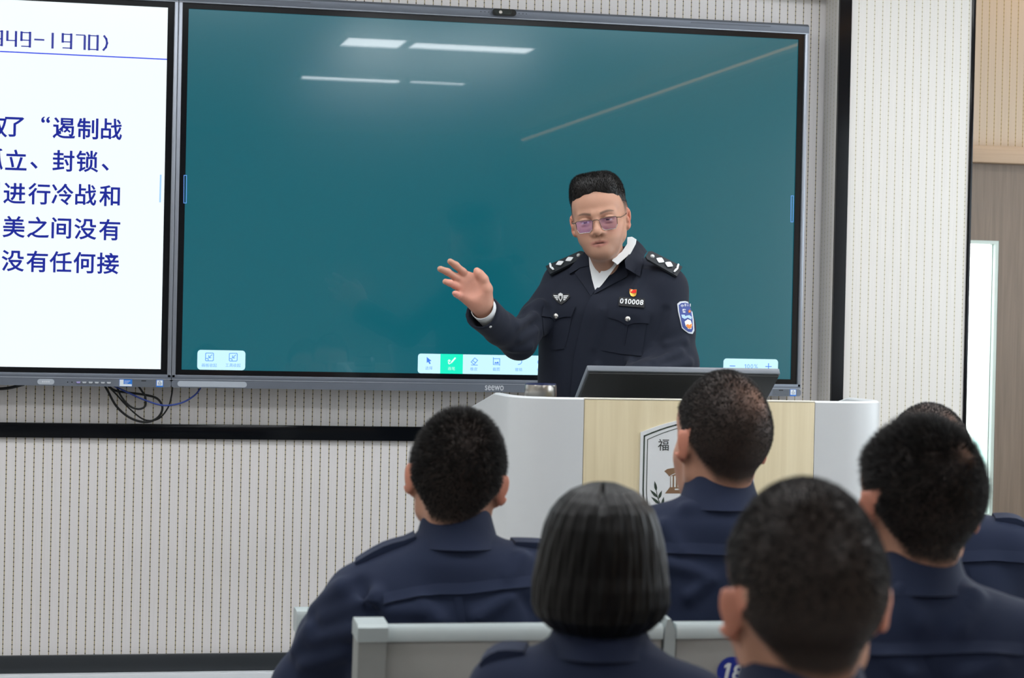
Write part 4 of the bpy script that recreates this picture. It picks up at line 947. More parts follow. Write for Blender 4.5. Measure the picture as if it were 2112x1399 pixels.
# ------------------------------------------------------------------ conforming patches onto a garment
def bvh_of(P, F): return BVHTree.FromPolygons([tuple(p) for p in P.tolist()], F.tolist())
from mathutils.geometry import delaunay_2d_cdt
def patch(mb, tree, poly, off, step=3.0, mi=0, offf=None, base=-0.0015, depth=None, straight=False):
    """A piece of cloth or metal lying on a garment: poly is its outline seen from the front (pixels of the photograph); off its thickness."""
    P = [np.array(p, float) for p in poly]; B = []
    for a, b in zip(P, P[1:]+P[:1]):
        m = max(1, int(np.hypot(*(b-a))/step)); B += [a+(b-a)*t/m for t in range(m)]
    lo, hi = np.min(P, 0), np.max(P, 0); I = []
    pa = np.array(P)
    def inside(q):
        c = False; j = len(pa)-1
        for i in range(len(pa)):
            if (pa[i, 1] > q[1]) != (pa[j, 1] > q[1]) and q[0] < (pa[j, 0]-pa[i, 0])*(q[1]-pa[i, 1])/(pa[j, 1]-pa[i, 1])+pa[i, 0]: c = not c
            j = i
        return c
    for x in np.arange(lo[0]+step/2, hi[0], step):
        for y in np.arange(lo[1]+step/2, hi[1], step):
            q = np.array([x, y])
            if inside(q) and min(np.hypot(*(q-b)) for b in B) > step*0.6: I.append(q)
    pts = B+I; nb = len(B)
    r = delaunay_2d_cdt([Vector(p) for p in pts], [(i, (i+1) % nb) for i in range(nb)], [list(range(nb))], 1, 1e-5)
    V2, F2 = r[0], r[2]; top = []; bot = []
    hits = [tree.ray_cast(Vector(CAM), Vector(ray(v.x, v.y)).normalized()) for v in V2]; dz_ = [(h[0]-Vector(CAM)).dot(Vector(FWD)) for h in hits if h[0] is not None]; md = float(np.median(dz_)) if dz_ else (depth or 5.7); jump = 0.05 if depth else 9
    for v, hit in zip(V2, hits):
        d = ray(v.x, v.y)
        if hit[0] is None or abs((hit[0]-Vector(CAM)).dot(Vector(FWD))-md) > jump:
            q = Vector(CAM+d*md); h = tree.find_nearest(q); p, nn = h[0], h[1]
        else: p, nn = hit[0], hit[1]
        if nn.dot(Vector(d)) > 0: nn = -nn
        nn = -Vector(d).normalized() if straight else (nn*0.7-Vector(d).normalized()*0.5).normalized()
        o = offf(v.x, v.y) if offf else off
        top.append(p+nn*o); bot.append(p+nn*base)
    k = len(top); fs = [list(f) for f in F2]
    def facing(f):
        a, b, c = [Vector(top[i]) for i in f[:3]]; return (b-a).cross(c-a).dot(Vector(top[f[0]])-Vector(CAM)) < 0
    fs = [f if facing(f) else f[::-1] for f in fs]
    ec = {}
    for f in fs:
        for a, b in zip(f, f[1:]+f[:1]): ec[(a, b)] = 1
    side = [[a, a+k, b+k, b] for (a, b) in ec if (b, a) not in ec]
    mb.add(top+bot, fs+side, mi, True)
    return top

def folds(S, tree, lst, k=0.016):
    """Soft ridges (r > 0) and creases (r < 0) on the cloth between two points seen from the room."""
    for a, b, r in lst:
        q = []
        for p in (a, b):
            d = Vector(ray(*p)).normalized(); h = tree.ray_cast(Vector(CAM), d)
            q.append(np.array(h[0])-np.array(h[1])*(abs(r)*0.10 if r > 0 else -abs(r)*0.40) if h[0] is not None else None)
        if q[0] is None or q[1] is None: continue
        S.cone(q[0], q[1], abs(r), abs(r)*0.6, k if r > 0 else 0.012, 'u' if r > 0 else 's')

# ------------------------------------------------------------------ the lecturer
LC = onY(1262, 600, -0.82)                                          # axis of his trunk at chest height
cam_h = nrm((CAM-LC)*np.array([1, 1, 0])); left_h = -nrm(RGT*np.array([1, 1, 0]))
def turn(a): return nrm(math.cos(a)*cam_h+math.sin(a)*left_h)         # a > 0 turns towards the left of the picture
BF = turn(math.radians(17)); BR = nrm(np.cross(BF, EZ))               # chest direction; BR = his right
JR = onY(1161, 588, LC[1]-BF[1]*0.0+BR[1]*0.155); JL = onY(1371, 598, LC[1]-BR[1]*0.165)
NB = onY(1258, 548, LC[1]+0.02)
HC = onY(1237.5, 456, LC[1]-0.045)
HM = frame(HC, turn(math.radians(6)), pitch=math.radians(2), roll=math.radians(9), s=0.965)
lect = thing('person', 'man with glasses and navy police uniform lecturing behind the podium, one hand raised', 'person', (LC[0], LC[1]+0.02, 0))
WR = onY(1001, 640, -1.06); ER = onY(1070, 705, -0.90)
WL = onY(1262, 812, -1.10)+np.array([0, 0, -0.02]); EL = onY(1393, 752, LC[1]-BR[1]*0.2-0.03)
B = Sdf(); head(B, HM, jaw=0.98, width=0.985, zs=0.86); B.M = np.eye(4)
nk = to_world(HM, (0, -0.030, -0.075)); B.cone(nk, NB+np.array([0, 0, -0.03])-BF*0.030, 0.047, 0.043, 0.02)
B.cone(to_world(HM, (0, 0.028, -0.083)), to_world(HM, (0, -0.028, -0.14)), 0.031, 0.034, 0.03)
pel = np.array([LC[0], LC[1]+0.02, 0.93])
B.box((NB+pel)/2+np.array([0, 0, -0.05])-BF*0.01, (0.135, 0.080, 0.25), 0.08, 0.02, R=np.stack([BR, BF, EZ], 1))
B.ell(pel, (0.15, 0.10, 0.14), 0.05, R=np.stack([BR, BF, EZ], 1))
for J, E_, W_ in ((JR, ER, WR), (JL, EL, WL)):
    B.cone(NB+np.array([0, 0, -0.06]), J, 0.05, 0.048, 0.05); K_ = onY(1107, 655, (J[1]+E_[1])/2) if J is JR else J*0.5+E_*0.5; B.chain([J, K_, E_, W_], [0.040, 0.026, 0.030, 0.026], 0.012)
ankles = []
for q in (1, -1):
    hip = pel+BR*q*0.085+np.array([0, 0, -0.02]); kn = hip+np.array([0, 0, -0.42])+BF*0.02; an = np.array([kn[0], kn[1], 0.085])-BF*0.03+BR*q*0.03
    B.cone(hip, kn, 0.078, 0.052, 0.04); B.cone(kn, an, 0.050, 0.034, 0.02); foot(B, an, BF+BR*q*0.25); ankles.append((hip, kn, an, BF+BR*q*0.25))
# raised right hand, traced finger by finger; palm towards the room
YH = -1.09
def hp(px, py, dy=0.0): return onY(px, py, YH+dy)
B.chain([WR, hp(990, 622, 0.01), hp(980, 606)], [0.024, 0.025, 0.024], 0.02)
pts = {'i': [(967, 572, 0.0), (954.5, 560.5, -0.008), (940, 547.5, -0.018), (928.5, 539.5, -0.026)], 'm': [(956, 582, 0.0), (939, 571.5, -0.010), (923, 561, -0.022), (908, 555, -0.030)],
       'r': [(951, 594, 0.0), (938, 589, -0.012), (928, 584, -0.026), (918.5, 581, -0.034)], 'p': [(952, 609, 0.0), (945.5, 609.5, -0.014), (941, 607, -0.026), (937.5, 605, -0.034)]}
for k, r in (('i', 0.0088), ('m', 0.0090), ('r', 0.0084), ('p', 0.0074)):
    P_ = [hp(*p) for p in pts[k]]
    B.cone(hp(980, 606, 0.004), P_[0], 0.017, r*1.25, 0.016)
    B.chain(P_, [r*1.1, r*1.04, r, r*0.88], 0.005)
for a, b in (('i', 'm'), ('m', 'r'), ('r', 'p')): B.cone(hp(*pts[a][0]), hp(*pts[b][0]), 0.0105, 0.0105, 0.010)
B.cone(hp(997, 620, 0.0), hp(1003, 598, -0.012), 0.019, 0.0165, 0.02)                    # ball of the thumb
B.chain([hp(1002, 594, -0.012), hp(997.5, 576, -0.016), hp(989.5, 566, -0.014), hp(983.5, 558.5, -0.010)], [0.0145, 0.0112, 0.0102, 0.0085], 0.008)
B.cone(hp(968, 618, -0.002), hp(985, 629, 0.0), 0.016, 0.018, 0.016)
B.cone(hp(972, 578, 0.004), hp(994, 590, -0.002), 0.0105, 0.014, 0.014); B.sph(hp(978, 598, -0.034), 0.016, 0.02, 's')
hand(B, WL, np.array([-0.6, -0.75, -0.25]), np.array([0, 0, -1.0]), -1, 0.3)
B.M = np.eye(4)
lo = np.minimum(np.minimum(hp(895, 640), WL), np.array([LC[0]-0.32, LC[1]-0.34, 0]))-0.06; hi = np.array([LC[0]+0.33, LC[1]+0.26, HC[2]+0.15])
hx = HC[0]; hpx = hp(960, 600)
PB, FB = B.mesh(axis(lo[0], hi[0], 0.006, ((hpx[0]-0.09, hpx[0]+0.10), (hx-0.10, hx+0.10)), 0.0021), axis(lo[1], hi[1], 0.006, ((-1.14, -1.03), (HC[1]-0.13, HC[1]+0.14)), 0.0021),
                axis(-0.02, hi[2], 0.009, ((hpx[2]-0.09, hpx[2]+0.10), (HC[2]-0.14, HC[2]+0.13)), 0.0021), smooth=1)
LB = to_local(HM, PB); isH = (np.linalg.norm(LB, axis=1) < 0.2)
hs = np.where(isH, scalp(LB, 0.04, lift=0.0), 0)
colB = np.tile(SKIN, (len(PB), 1)); colB[isH] = skin_colour(LB[isH], hs[isH], stubble=0.25, cover=0.72, zs=0.86)
tipc = np.zeros(len(PB))
for k in pts: tipc += np.exp(-(np.linalg.norm(PB-hp(*pts[k][3]), axis=1)/0.02)**2)
pal = np.exp(-(np.linalg.norm(PB-hpx, axis=1)/0.075)**4); wmx = np.clip(0.35*pal+0.5*tipc*pal, 0, 0.8)
colB = colB*(1-wmx[:, None])+np.array(lin((226, 150, 136)))*wmx[:, None]
lbody = link_mesh('body', PB, FB, M_SKIN, lect, colB)

# hair: short sides, thick flat-topped brush
Hh = Sdf(); Hh.M = HM
Hh.ell((0, -0.014, 0.055), (0.0765, 0.095, 0.068), 0.02); Hh.box((0, -0.012, 0.094), (0.061, 0.081, 0.031), 0.030, 0.03)
Hh.box((0, 0.03, 0.097), (0.054, 0.045, 0.025), 0.024, 0.02)
Hh.M = HM; Hh.ell((0, 0.084, 0.020), (0.080, 0.056, 0.052), 0.010, 's'); Hh.box((0, -0.05, -0.05), (0.2, 0.2, 0.094), 0.01, 0.01, 's', R=rx(-0.10))
Hh.disp = lambda P: 0.0016*np.sin(150*P[:, 0]+60*P[:, 2])*np.sin(170*P[:, 1])
hb = np.array([HC+np.array(v) for v in ((-0.12, -0.14, 0.0), (0.12, 0.14, 0.17))])
PH, FH = Hh.mesh(*[np.arange(hb[0, i], hb[1, i], 0.003) for i in range(3)], smooth=1)
hair = link_mesh('hair', PH, FH, M_HAIR, lect)
def comb_up(L, n): return n*0.45+np.array([0.0, 0.25, 0.75])
strands('hair', PH, FH, HM, 14000, lambda L: np.clip(ss(0.03, 0.06, L[:, 2]), 0.03, 1), lambda L: 0.0055*ss(0.04, 0.08, L[:, 2])+0.002, 0.0005, comb_up, lect, M_HAIR, 0.18, 3)
strands('hair', PB, FB, HM, 14000, lambda L: scalp(L, 0.06, lift=0.002)*(L[:, 2] < 0.085), lambda L: 0.0015+0.0035*ss(0.02, 0.07, L[:, 2]), 0.0004, lambda L, n: n*0.8+np.array([0, -0.2, -0.4]), lect, M_HAIR, 0.2, 4)

# jacket
J = Sdf(); TR = np.stack([BR, BF, EZ], 1)
tc = LC+np.array([0, 0.01, 0]); top = JR[2]+0.02
J.box(np.array([tc[0], tc[1], 1.17])+BR*0.005, (0.180, 0.122, 0.33), 0.10, 0.03, R=TR)
J.box(np.array([tc[0], tc[1], 1.33])+BR*0.0, (0.172, 0.118, 0.17), 0.09, 0.04, R=TR)
J.cone(NB+BR*0.055+np.array([0, 0, -0.030]), JR+np.array([0, 0, 0.006]), 0.062, 0.056, 0.05); J.cone(NB-BR*0.055+np.array([0, 0, -0.030]), JL+np.array([0, 0, 0.006]), 0.062, 0.056, 0.05)
J.cone(NB-BF*0.02+np.array([0, 0, -0.06]), NB-BF*0.015+np.array([0, 0, 0.018]), 0.085, 0.066, 0.04)
mid = onY(1107, 655, (JR[1]+ER[1])/2)
J.chain([JR, mid, ER], [0.055, 0.043, 0.046], 0.015); J.chain([ER, onY(1032, 676, -0.98), WR+np.array([-0.004, 0.0, -0.010])+nrm(WR-ER)*0.03], [0.046, 0.043, 0.0475], 0.015)
J.chain([JL, JL*0.5+EL*0.5-BR*0.004, EL], [0.054, 0.058, 0.056], 0.03); J.chain([EL, EL*0.5+WL*0.5, WL+np.array([0, 0, 0.01])], [0.056, 0.052, 0.046], 0.03)
jl = np.array([min(WR[0], WL[0])-0.08, -1.25, 0.82]); jh = np.array([LC[0]+0.34, LC[1]+0.24, NB[2]+0.09])
T0 = bvh_of(*J.mesh(*[np.arange(jl[i], jh[i], 0.009) for i in range(3)], smooth=1))
folds(J, T0, [((1113, 628), (1086, 640), 0.016), ((1100, 652), (1066, 672), 0.011), ((1104, 682), (1072, 700), 0.010), ((1092, 716), (1058, 722), 0.009),
    ((1400, 728), (1350, 748), 0.013), ((1420, 748), (1372, 764), 0.012), ((1412, 704), (1376, 712), 0.008), ((1330, 560), (1306, 600), 0.007), ((1240, 640), (1222, 720), 0.006),
    ((1372, 640), (1352, 700), -0.010), ((1300, 745), (1270, 800), 0.007), ((1232, 755), (1215, 812), 0.006)])
# open end of the raised cuff
cdir = nrm(WR-ER); J.M = np.eye(4); cpt = WR+np.array([-0.004, 0, -0.010])+cdir*0.012
J.cut(cpt, cdir, 0.12); J.cone(cpt-cdir*0.03, cpt+cdir*0.05, 0.036, 0.037, 0.004, 's')
J.cut(WL+nrm(WL-EL)*0.0, nrm(WL-EL), 0.09)
J.cut((tc[0], tc[1], 0.86), (0, 0, -1), 0.4)
J.disp = fabric_noise(0.0010)
TJ = bvh_of(*J.mesh(*[np.arange(jl[i], jh[i], 0.005) for i in range(3)], smooth=3))
J.cone(NB-BF*0.012+np.array([0, 0, 0.050]), NB-BF*0.0+np.array([0, 0, 0.16]), 0.054, 0.058, 0.006, 's')
PJ, FJ = J.mesh(*[np.arange(jl[i], jh[i], 0.0036) for i in range(3)], smooth=3)
jack = link_mesh('jacket', PJ, FJ, M_NAVYD, lect)
# trousers and shoes
Tr = Sdf(); Tr.box(pel+np.array([0, 0, 0.0]), (0.165, 0.115, 0.13), 0.09, 0.03, R=TR)
for hip, kn, an, fd in ankles: Tr.chain([hip, kn, an+np.array([0, 0, -0.02])], [0.098, 0.075, 0.064], 0.03)
Tr.cut((pel[0], pel[1], 0.045), (0, 0, -1), 0.6)
PT, FT = Tr.mesh(np.arange(pel[0]-0.26, pel[0]+0.27, 0.009), np.arange(pel[1]-0.24, pel[1]+0.24, 0.009), np.arange(0.02, 1.12, 0.009)); link_mesh('trousers', PT, FT, M_NAVYD, lect)
for hip, kn, an, fd in ankles:
    Sh = Sdf(); foot(Sh, an, fd, True); Sh.cut((an[0], an[1], 0.0), (0, 0, -1), 0.4); PS, FS = Sh.mesh(np.arange(an[0]-0.25, an[0]+0.25, 0.006), np.arange(an[1]-0.27, an[1]+0.25, 0.006), np.arange(-0.02, 0.14, 0.006)); link_mesh('shoe', PS, FS, M_SHOE, lect)

# white shirt: collar band, V of the front, cuff
a = MB()
patch(a, TJ, [(1265, 533), (1272.5, 546), (1258, 566), (1241, 588), (1228, 601), (1230, 585), (1235.5, 565), (1247.5, 550)], 0.003, mi=0, offf=lambda x, y: 0.005+0.030*max(0, min(1, (600-y)/65)), straight=True)
patch(a, TJ, [(1214, 527), (1219, 526), (1224, 546), (1236.5, 564), (1233, 580), (1228, 601), (1221, 576), (1216, 550)], 0.0015, mi=0, offf=lambda x, y: 0.0045+0.022*max(0, min(1, (600-y)/65)), straight=True)
shirt = a.build('shirt', [M_SHIRT], lect)
a = MB(); yc = HC[1]+0.005
ring = []
def col_pt(px, py, y): return onY(px, py, y)
# collar leaf on his left side, from behind the neck to its point
out_ = [(1295, 489, 0.035), (1303, 488.5, 0.045), (1312, 494, 0.05)]
rows_ = [[(1294, 489.5, 0.025), (1303, 488.5, 0.035), (1312, 494, 0.035)], [(1293.5, 503, -0.01), (1301, 503, -0.012), (1310.5, 503, -0.014)], [(1283, 519, -0.045), (1291, 521, -0.050), (1300, 523, -0.052)], [(1265, 533, -0.075), (1276, 538, -0.080), (1287, 534, -0.078)], [(1262, 538, -0.082), (1270, 543, -0.087), (1273, 546.5, -0.088)]]
V = [onY(p[0], p[1], HC[1]+0.03+p[2]) for r in rows_ for p in r]; k3 = 3
fs = [[i*k3+j, i*k3+j+1, (i+1)*k3+j+1, (i+1)*k3+j] for i in range(len(rows_)-1) for j in range(2)]
V2 = [v+BF*-0.004 for v in V]; nV = len(V)
a.add(V+V2, fs+[[q+nV for q in f[::-1]] for f in fs]+[[j, j+1, j+1+nV, j+nV] for j in range(2)]+[[i*k3+2, (i+1)*k3+2, (i+1)*k3+2+nV, i*k3+2+nV] for i in range(len(rows_)-1)]+[[i*k3, i*k3+nV, (i+1)*k3+nV, (i+1)*k3] for i in range(len(rows_)-1)], 0, True)
# rest of the collar band round the neck
nb0 = NB+np.array([0, 0, 0.0]); ax_n = nrm(nk-nb0)
Mn = Matrix.Translation(tuple(nb0-BF*0.004)); 
vs = []; nn_ = 28
for i in range(nn_+1):
    an = math.radians(62)+i/nn_*math.radians(236)                    # leaves the front open
    for rr, zz in ((0.0655, -0.01), (0.0625, 0.052), (0.0590, 0.052), (0.0615, -0.01)):
        d = BF*math.cos(an)+BR*math.sin(an); lift = -0.022*max(0, math.cos(an)+0.1)
        vs.append(nb0-BF*0.010+d*rr+EZ*(zz+lift))
fs = []
for i in range(nn_):
    for j in range(4): fs.append([i*4+j, i*4+(j+1) % 4, (i+1)*4+(j+1) % 4, (i+1)*4+j])
a.add(vs, fs, 0, True)
a.build('shirt_collar', [M_SHIRT], shirt)
a = MB(); ca_ = WR+np.array([0.004, 0, -0.004])+cdir*0.008; d = cdir; e1 = nrm(np.cross(d, EZ)); e2 = np.cross(e1, d); vs = []
for i in range(33):
    t = 2*PI*i/32
    for r, l in ((0.0345, -0.05), (0.0320, 0.020), (0.0300, 0.020), (0.032, -0.05)): vs.append(ca_+d*l+(e1*math.cos(t)+e2*math.sin(t))*r)
a.add(vs, [[i*4+j, i*4+(j+1) % 4, (i+1)*4+(j+1) % 4, (i+1)*4+j] for i in range(32) for j in range(4)], 0, True); a.build('shirt_cuff', [M_SHIRT], shirt)

# jacket collar, lapels and front edge
a = MB()
def surf(px, py, off, y0=None):
    d = ray(px, py); h = TJ.ray_cast(Vector(CAM), Vector(d).normalized())
    if h[0] is None or (y0 is not None and h[0][1] > y0+0.03): return onY(px, py, y0)
    return np.array(h[0])-nrm(d)*off
def leaf_strip(mb, rows, th=0.0035, mi=0):
    """A folded strip of cloth through rows of (px, py, offset, fallback y)."""
    k = len(rows[0]); V = []
    for r in rows: V += [surf(*p) for p in r]
    g = np.array(V).reshape(len(rows), k, 3); fine = []
    for u in np.linspace(0, len(rows)-1, (len(rows)-1)*4+1):
        i = min(int(u), len(rows)-2); t = u-i; line = g[i]*(1-t)+g[i+1]*t; fine.append(line)
    g = np.array(fine); n_ = len(g); V = g.reshape(-1, 3); back = V+nrm(LC-CAM)*th; m_ = len(V)
    fs = [[i*k+j, i*k+j+1, (i+1)*k+j+1, (i+1)*k+j] for i in range(n_-1) for j in range(k-1)]
    rim = [i*k for i in range(n_)]+[(n_-1)*k+j for j in range(1, k)]+[i*k+k-1 for i in range(n_-2, -1, -1)]+[j for j in range(k-2, 0, -1)]
    mb.add(np.concatenate([V, back]), fs+[[q+m_ for q in f[::-1]] for f in fs]+[[rim[i], rim[(i+1) % len(rim)], rim[(i+1) % len(rim)]+m_, rim[i]+m_] for i in range(len(rim))], mi, True)
yh = HC[1]+0.03
leaf_strip(a, [[(1311, 494, 0.004, yh+0.045), (1318, 499, 0.006, yh+0.05), (1325, 506, 0.004, yh+0.06), (1335, 519, 0.0, yh+0.06)], [(1303.5, 512, 0.006, yh-0.028), (1311, 516, 0.012, yh-0.02), (1320, 521, 0.010, yh-0.01), (1329.5, 526, 0.006, yh+0.0)],
    [(1296, 526, 0.008, yh-0.062), (1305, 533, 0.014, yh-0.06), (1316, 539, 0.013, yh-0.05), (1326, 543, 0.008, yh-0.04)], [(1288.5, 538, 0.010, yh-0.088), (1299, 549, 0.014, yh-0.088), (1310, 557, 0.014, yh-0.082), (1322.5, 558, 0.009, yh-0.07)], [(1290.5, 553, 0.011, yh-0.10), (1299, 558, 0.013, yh-0.10), (1309, 564, 0.012, yh-0.10), (1319.5, 570.5, 0.010, yh-0.09)]])
a.build('collar', [M_NAVYD], jack)
a = MB()
patch(a, TJ, [(1208, 523), (1214, 526), (1216.5, 549), (1198, 554), (1176, 567), (1172, 560), (1190, 540)], 0.008, step=4)
a.build('collar', [M_NAVYD], jack)
for poly in ([(1289, 537), (1291, 554), (1296, 566), (1294, 571.5), (1262, 589), (1224, 609), (1228, 600), (1250, 576), (1272, 547)], [(1216, 549), (1220, 575), (1228, 601), (1219, 612), (1197, 580), (1186, 564), (1198, 554)]):
    a = MB(); patch(a, TJ, poly, 0.0055, step=4); a.build('lapel', [M_NAVYD], jack)
a = MB(); edge = [(1222, 608), (1208.5, 635), (1196.5, 681), (1184.5, 735), (1176, 822)]; fr_ = [(x+42, y) for x, y in edge][::-1]
def eo(x, y):
    ex = np.interp(y, [p[1] for p in edge], [p[0] for p in edge]); return 0.0048*max(0.0, 1-(x-ex)/40)-0.0002
patch(a, TJ, edge+fr_, 0.004, step=6, offf=eo); a.build('front_placket', [M_NAVYD], jack)
# pockets
for body, flap, pleat, btn in (([(1254, 655), (1242.3, 723), (1280, 730), (1323, 735), (1333, 667), (1294, 668)], [(1258.6, 635.5), (1300, 639), (1341, 641.8), (1338, 667.6), (1319, 666.3), (1307, 667), (1293.8, 671.5), (1284, 665), (1274, 660), (1254.4, 655.4)], [(1293.8, 672), (1287.7, 712)], (1295.5, 658)),
                               ([(1118, 656), (1121, 690), (1128.6, 720.5), (1146, 722), (1164, 719.5), (1172, 690), (1179, 654), (1148, 658)], [(1121, 632), (1150, 634), (1187, 633), (1178.4, 653.5), (1164, 654), (1153, 657), (1145.8, 662), (1133.5, 655), (1116.4, 653.5)], [(1144, 664), (1138, 705)], (1148, 652))):
    a = MB(); patch(a, TJ, body, 0.0028, step=5); (x0_, y0_), (x1_, y1_) = pleat; patch(a, TJ, [(x0_-1.0, y0_), (x0_+1.0, y0_), (x1_+0.6, y1_), (x1_-0.6, y1_)], 0.0046, step=4); pk = a.build('pocket', [M_NAVYD], jack)
    a = MB(); patch(a, TJ, flap, 0.0062, step=4); a.build('pocket_flap', [M_NAVYD], jack)
    a = MB(); d = Vector(ray(*btn)).normalized(); h = TJ.ray_cast(Vector(CAM), d); nn = h[1]; Mb = Matrix.Translation(h[0]+nn*0.006)@nn.to_track_quat('Z', 'Y').to_matrix().to_4x4()
    a.lathe([(0, 0.0052), (0.0035, 0.0048), (0.0065, 0.003), (0.0075, 0.001), (0.0072, 0)], 20, 0, M=Mb); a.build('button', [mat('silver_button', (214, 212, 206), rough=0.25, metal=0.9)], jack)
M_SILVER = mat('silver_thread', (206, 208, 208), rough=0.45, metal=0.2); M_PLATE = mat('black_badge_cloth', (16, 18, 22), rough=0.6)
M_WHITEB = mat('badge_white', (226, 230, 232), rough=0.5)
# wing badge on his right breast
a = MB(); patch(a, TJ, [(1141, 606), (1150, 608), (1157, 604.5), (1164, 608), (1174, 606.5), (1176, 613), (1168, 622), (1158, 629), (1148, 622), (1139, 613)], 0.003, step=4)
for k, w_ in enumerate((15.5, 13, 10)):
    y_ = 610.8+k*3.6
    patch(a, TJ, [(1157-w_, y_-0.6), (1151.5, y_), (1151.5, y_+2.4), (1157-w_+1.5, y_+1.6)], 0.0042, step=3, mi=1); patch(a, TJ, [(1162.5, y_), (1157.5+w_, y_-0.2), (1157.5+w_-1.5, y_+2), (1162.5, y_+2.4)], 0.0042, step=3, mi=1)
patch(a, TJ, [(1152.5, 608), (1157, 605.6), (1161.5, 608), (1161.3, 616), (1157, 623.5), (1152.7, 616)], 0.0048, step=3, mi=1); patch(a, TJ, [(1155, 612), (1159, 612), (1159, 617), (1157, 620), (1155, 617)], 0.0056, step=2, mi=0)
a.build('wing_badge', [M_PLATE, M_SILVER], jack)
# red and gold pin
a = MB(); patch(a, TJ, [(1299.5, 597), (1306, 598.5), (1312.8, 597.8), (1312.6, 607), (1310.5, 611.5), (1306, 613), (1301.5, 611), (1299.5, 606)], 0.004, step=3, mi=1)
patch(a, TJ, [(1300.3, 597.8), (1306, 599.2), (1312, 598.6), (1311.8, 605), (1306, 605.8), (1300.4, 604.4)], 0.0052, step=3, mi=0); patch(a, TJ, [(1302, 600), (1304, 600), (1304, 602), (1302, 602)], 0.0060, step=2, mi=1)
a.build('lapel_pin', [mat('red_enamel', (226, 40, 30), rough=0.2), mat('gold_metal', (206, 160, 70), rough=0.3, metal=0.6)], jack)
# number plate
a = MB(); tp = patch(a, TJ, [(1278, 613.5), (1304, 615.5), (1329.5, 617.3), (1328.3, 635.5), (1302, 633.5), (1275.8, 631)], 0.004, step=5)
hA = TJ.ray_cast(Vector(CAM), Vector(ray(1280, 622.5)).normalized()); hB_ = TJ.ray_cast(Vector(CAM), Vector(ray(1326, 626)).normalized())
mdn = (hA[1]+hB_[1]).normalized(); pa_, pb_ = np.array(hA[0]+mdn*0.0052), np.array(hB_[0]+mdn*0.0052); ux = nrm(pb_-pa_); uz = nrm(np.cross(np.array(mdn)*-1, ux)); uz = uz if uz[2] > 0 else -uz
for i, ch in enumerate('010008'):
    f_ = (i+0.55)/6.05; p = TJ.ray_cast(Vector(CAM), Vector(ray(1279+f_*48, 622.3+f_*3.6)).normalized()); o_ = np.array(p[0]+p[1]*0.0050); put_text(a, ch, o_, ux, uz, 1, bold=0.02, mi=1, height=11.2/745, width=(6.9 if ch == '0' or ch == '8' else 4.4)/745)
a.build('number_plate', [M_PLATE, M_WHITEB], jack)
# arm patch on his left sleeve
a = MB(); M_PB = mat('patch_blue', (58, 74, 140), rough=0.7); M_PG = mat('patch_grey_border', (200, 206, 212), rough=0.7); M_PO = mat('patch_orange', (222, 130, 50), rough=0.6); M_PL = mat('patch_light_blue', (170, 200, 226), rough=0.7)
def sh_poly(k): 
    c = (1413.2, 655); P_ = [(1396.5, 627), (1402, 622.5), (1412, 621.5), (1421.5, 624), (1426, 640), (1429.5, 660), (1431, 682), (1427.5, 689), (1420, 688), (1412, 682.5), (1406, 677), (1402.5, 661), (1398.2, 643)]
    return [(c[0]+(x-c[0])*k, c[1]+(y-c[1])*(1-(1-k)*0.62)) for x, y in P_]
patch(a, TJ, sh_poly(1), 0.0026, step=3, mi=1, depth=5.6); patch(a, TJ, sh_poly(0.83), 0.0036, step=3, mi=0, depth=5.6)
patch(a, TJ, [(1411, 664), (1417, 659.5), (1423, 662), (1426, 671), (1424, 679), (1418, 679), (1413, 673)], 0.0046, step=3, mi=2, depth=5.6); patch(a, TJ, [(1413.5, 671), (1417, 669), (1420, 671), (1425, 668), (1424.5, 676), (1421, 678.5), (1416.5, 676.5)], 0.0054, step=2.5, mi=3, depth=5.6)
patch(a, TJ, [(1404.5, 650), (1411, 650.5), (1412, 653), (1420, 651), (1425, 655), (1424, 660), (1417, 656), (1411, 659), (1406, 656)], 0.0046, step=3, mi=4, depth=5.6)
star = [(1420.3+(3.4 if i % 2 == 0 else 1.4)*math.sin(i*PI/5), 643.5-(4.2 if i % 2 == 0 else 1.7)*math.cos(i*PI/5)) for i in range(10)]; patch(a, TJ, star, 0.0050, step=2, mi=3, depth=5.6)
for ch, px, py, hh in (('中', 1404.8, 632.5, 6.4), ('华', 1410.6, 631.0, 6.4), ('人', 1415.6, 630.5, 6.2), ('民', 1420.2, 631.0, 6.0), ('警', 1408.8, 643.5, 9.0)):
    h = TJ.ray_cast(Vector(CAM), Vector(ray(px, py)).normalized()); h1 = TJ.ray_cast(Vector(CAM), Vector(ray(px-2.5, py)).normalized())
    if h[0] is None or h1[0] is None: continue
    ux = nrm(np.array(h[0]-h1[0])); put_text(a, ch, np.array(h[0]+h[1]*0.0052), ux, EZ*0.985+np.array(BR)*0.17*0, 1, bold=0.02, mi=2, height=hh/760, width=(hh*0.8)/760*1.25)
a.build('arm_patch', [M_PB, M_PG, M_WHITEB, M_PO, M_PL], jack)
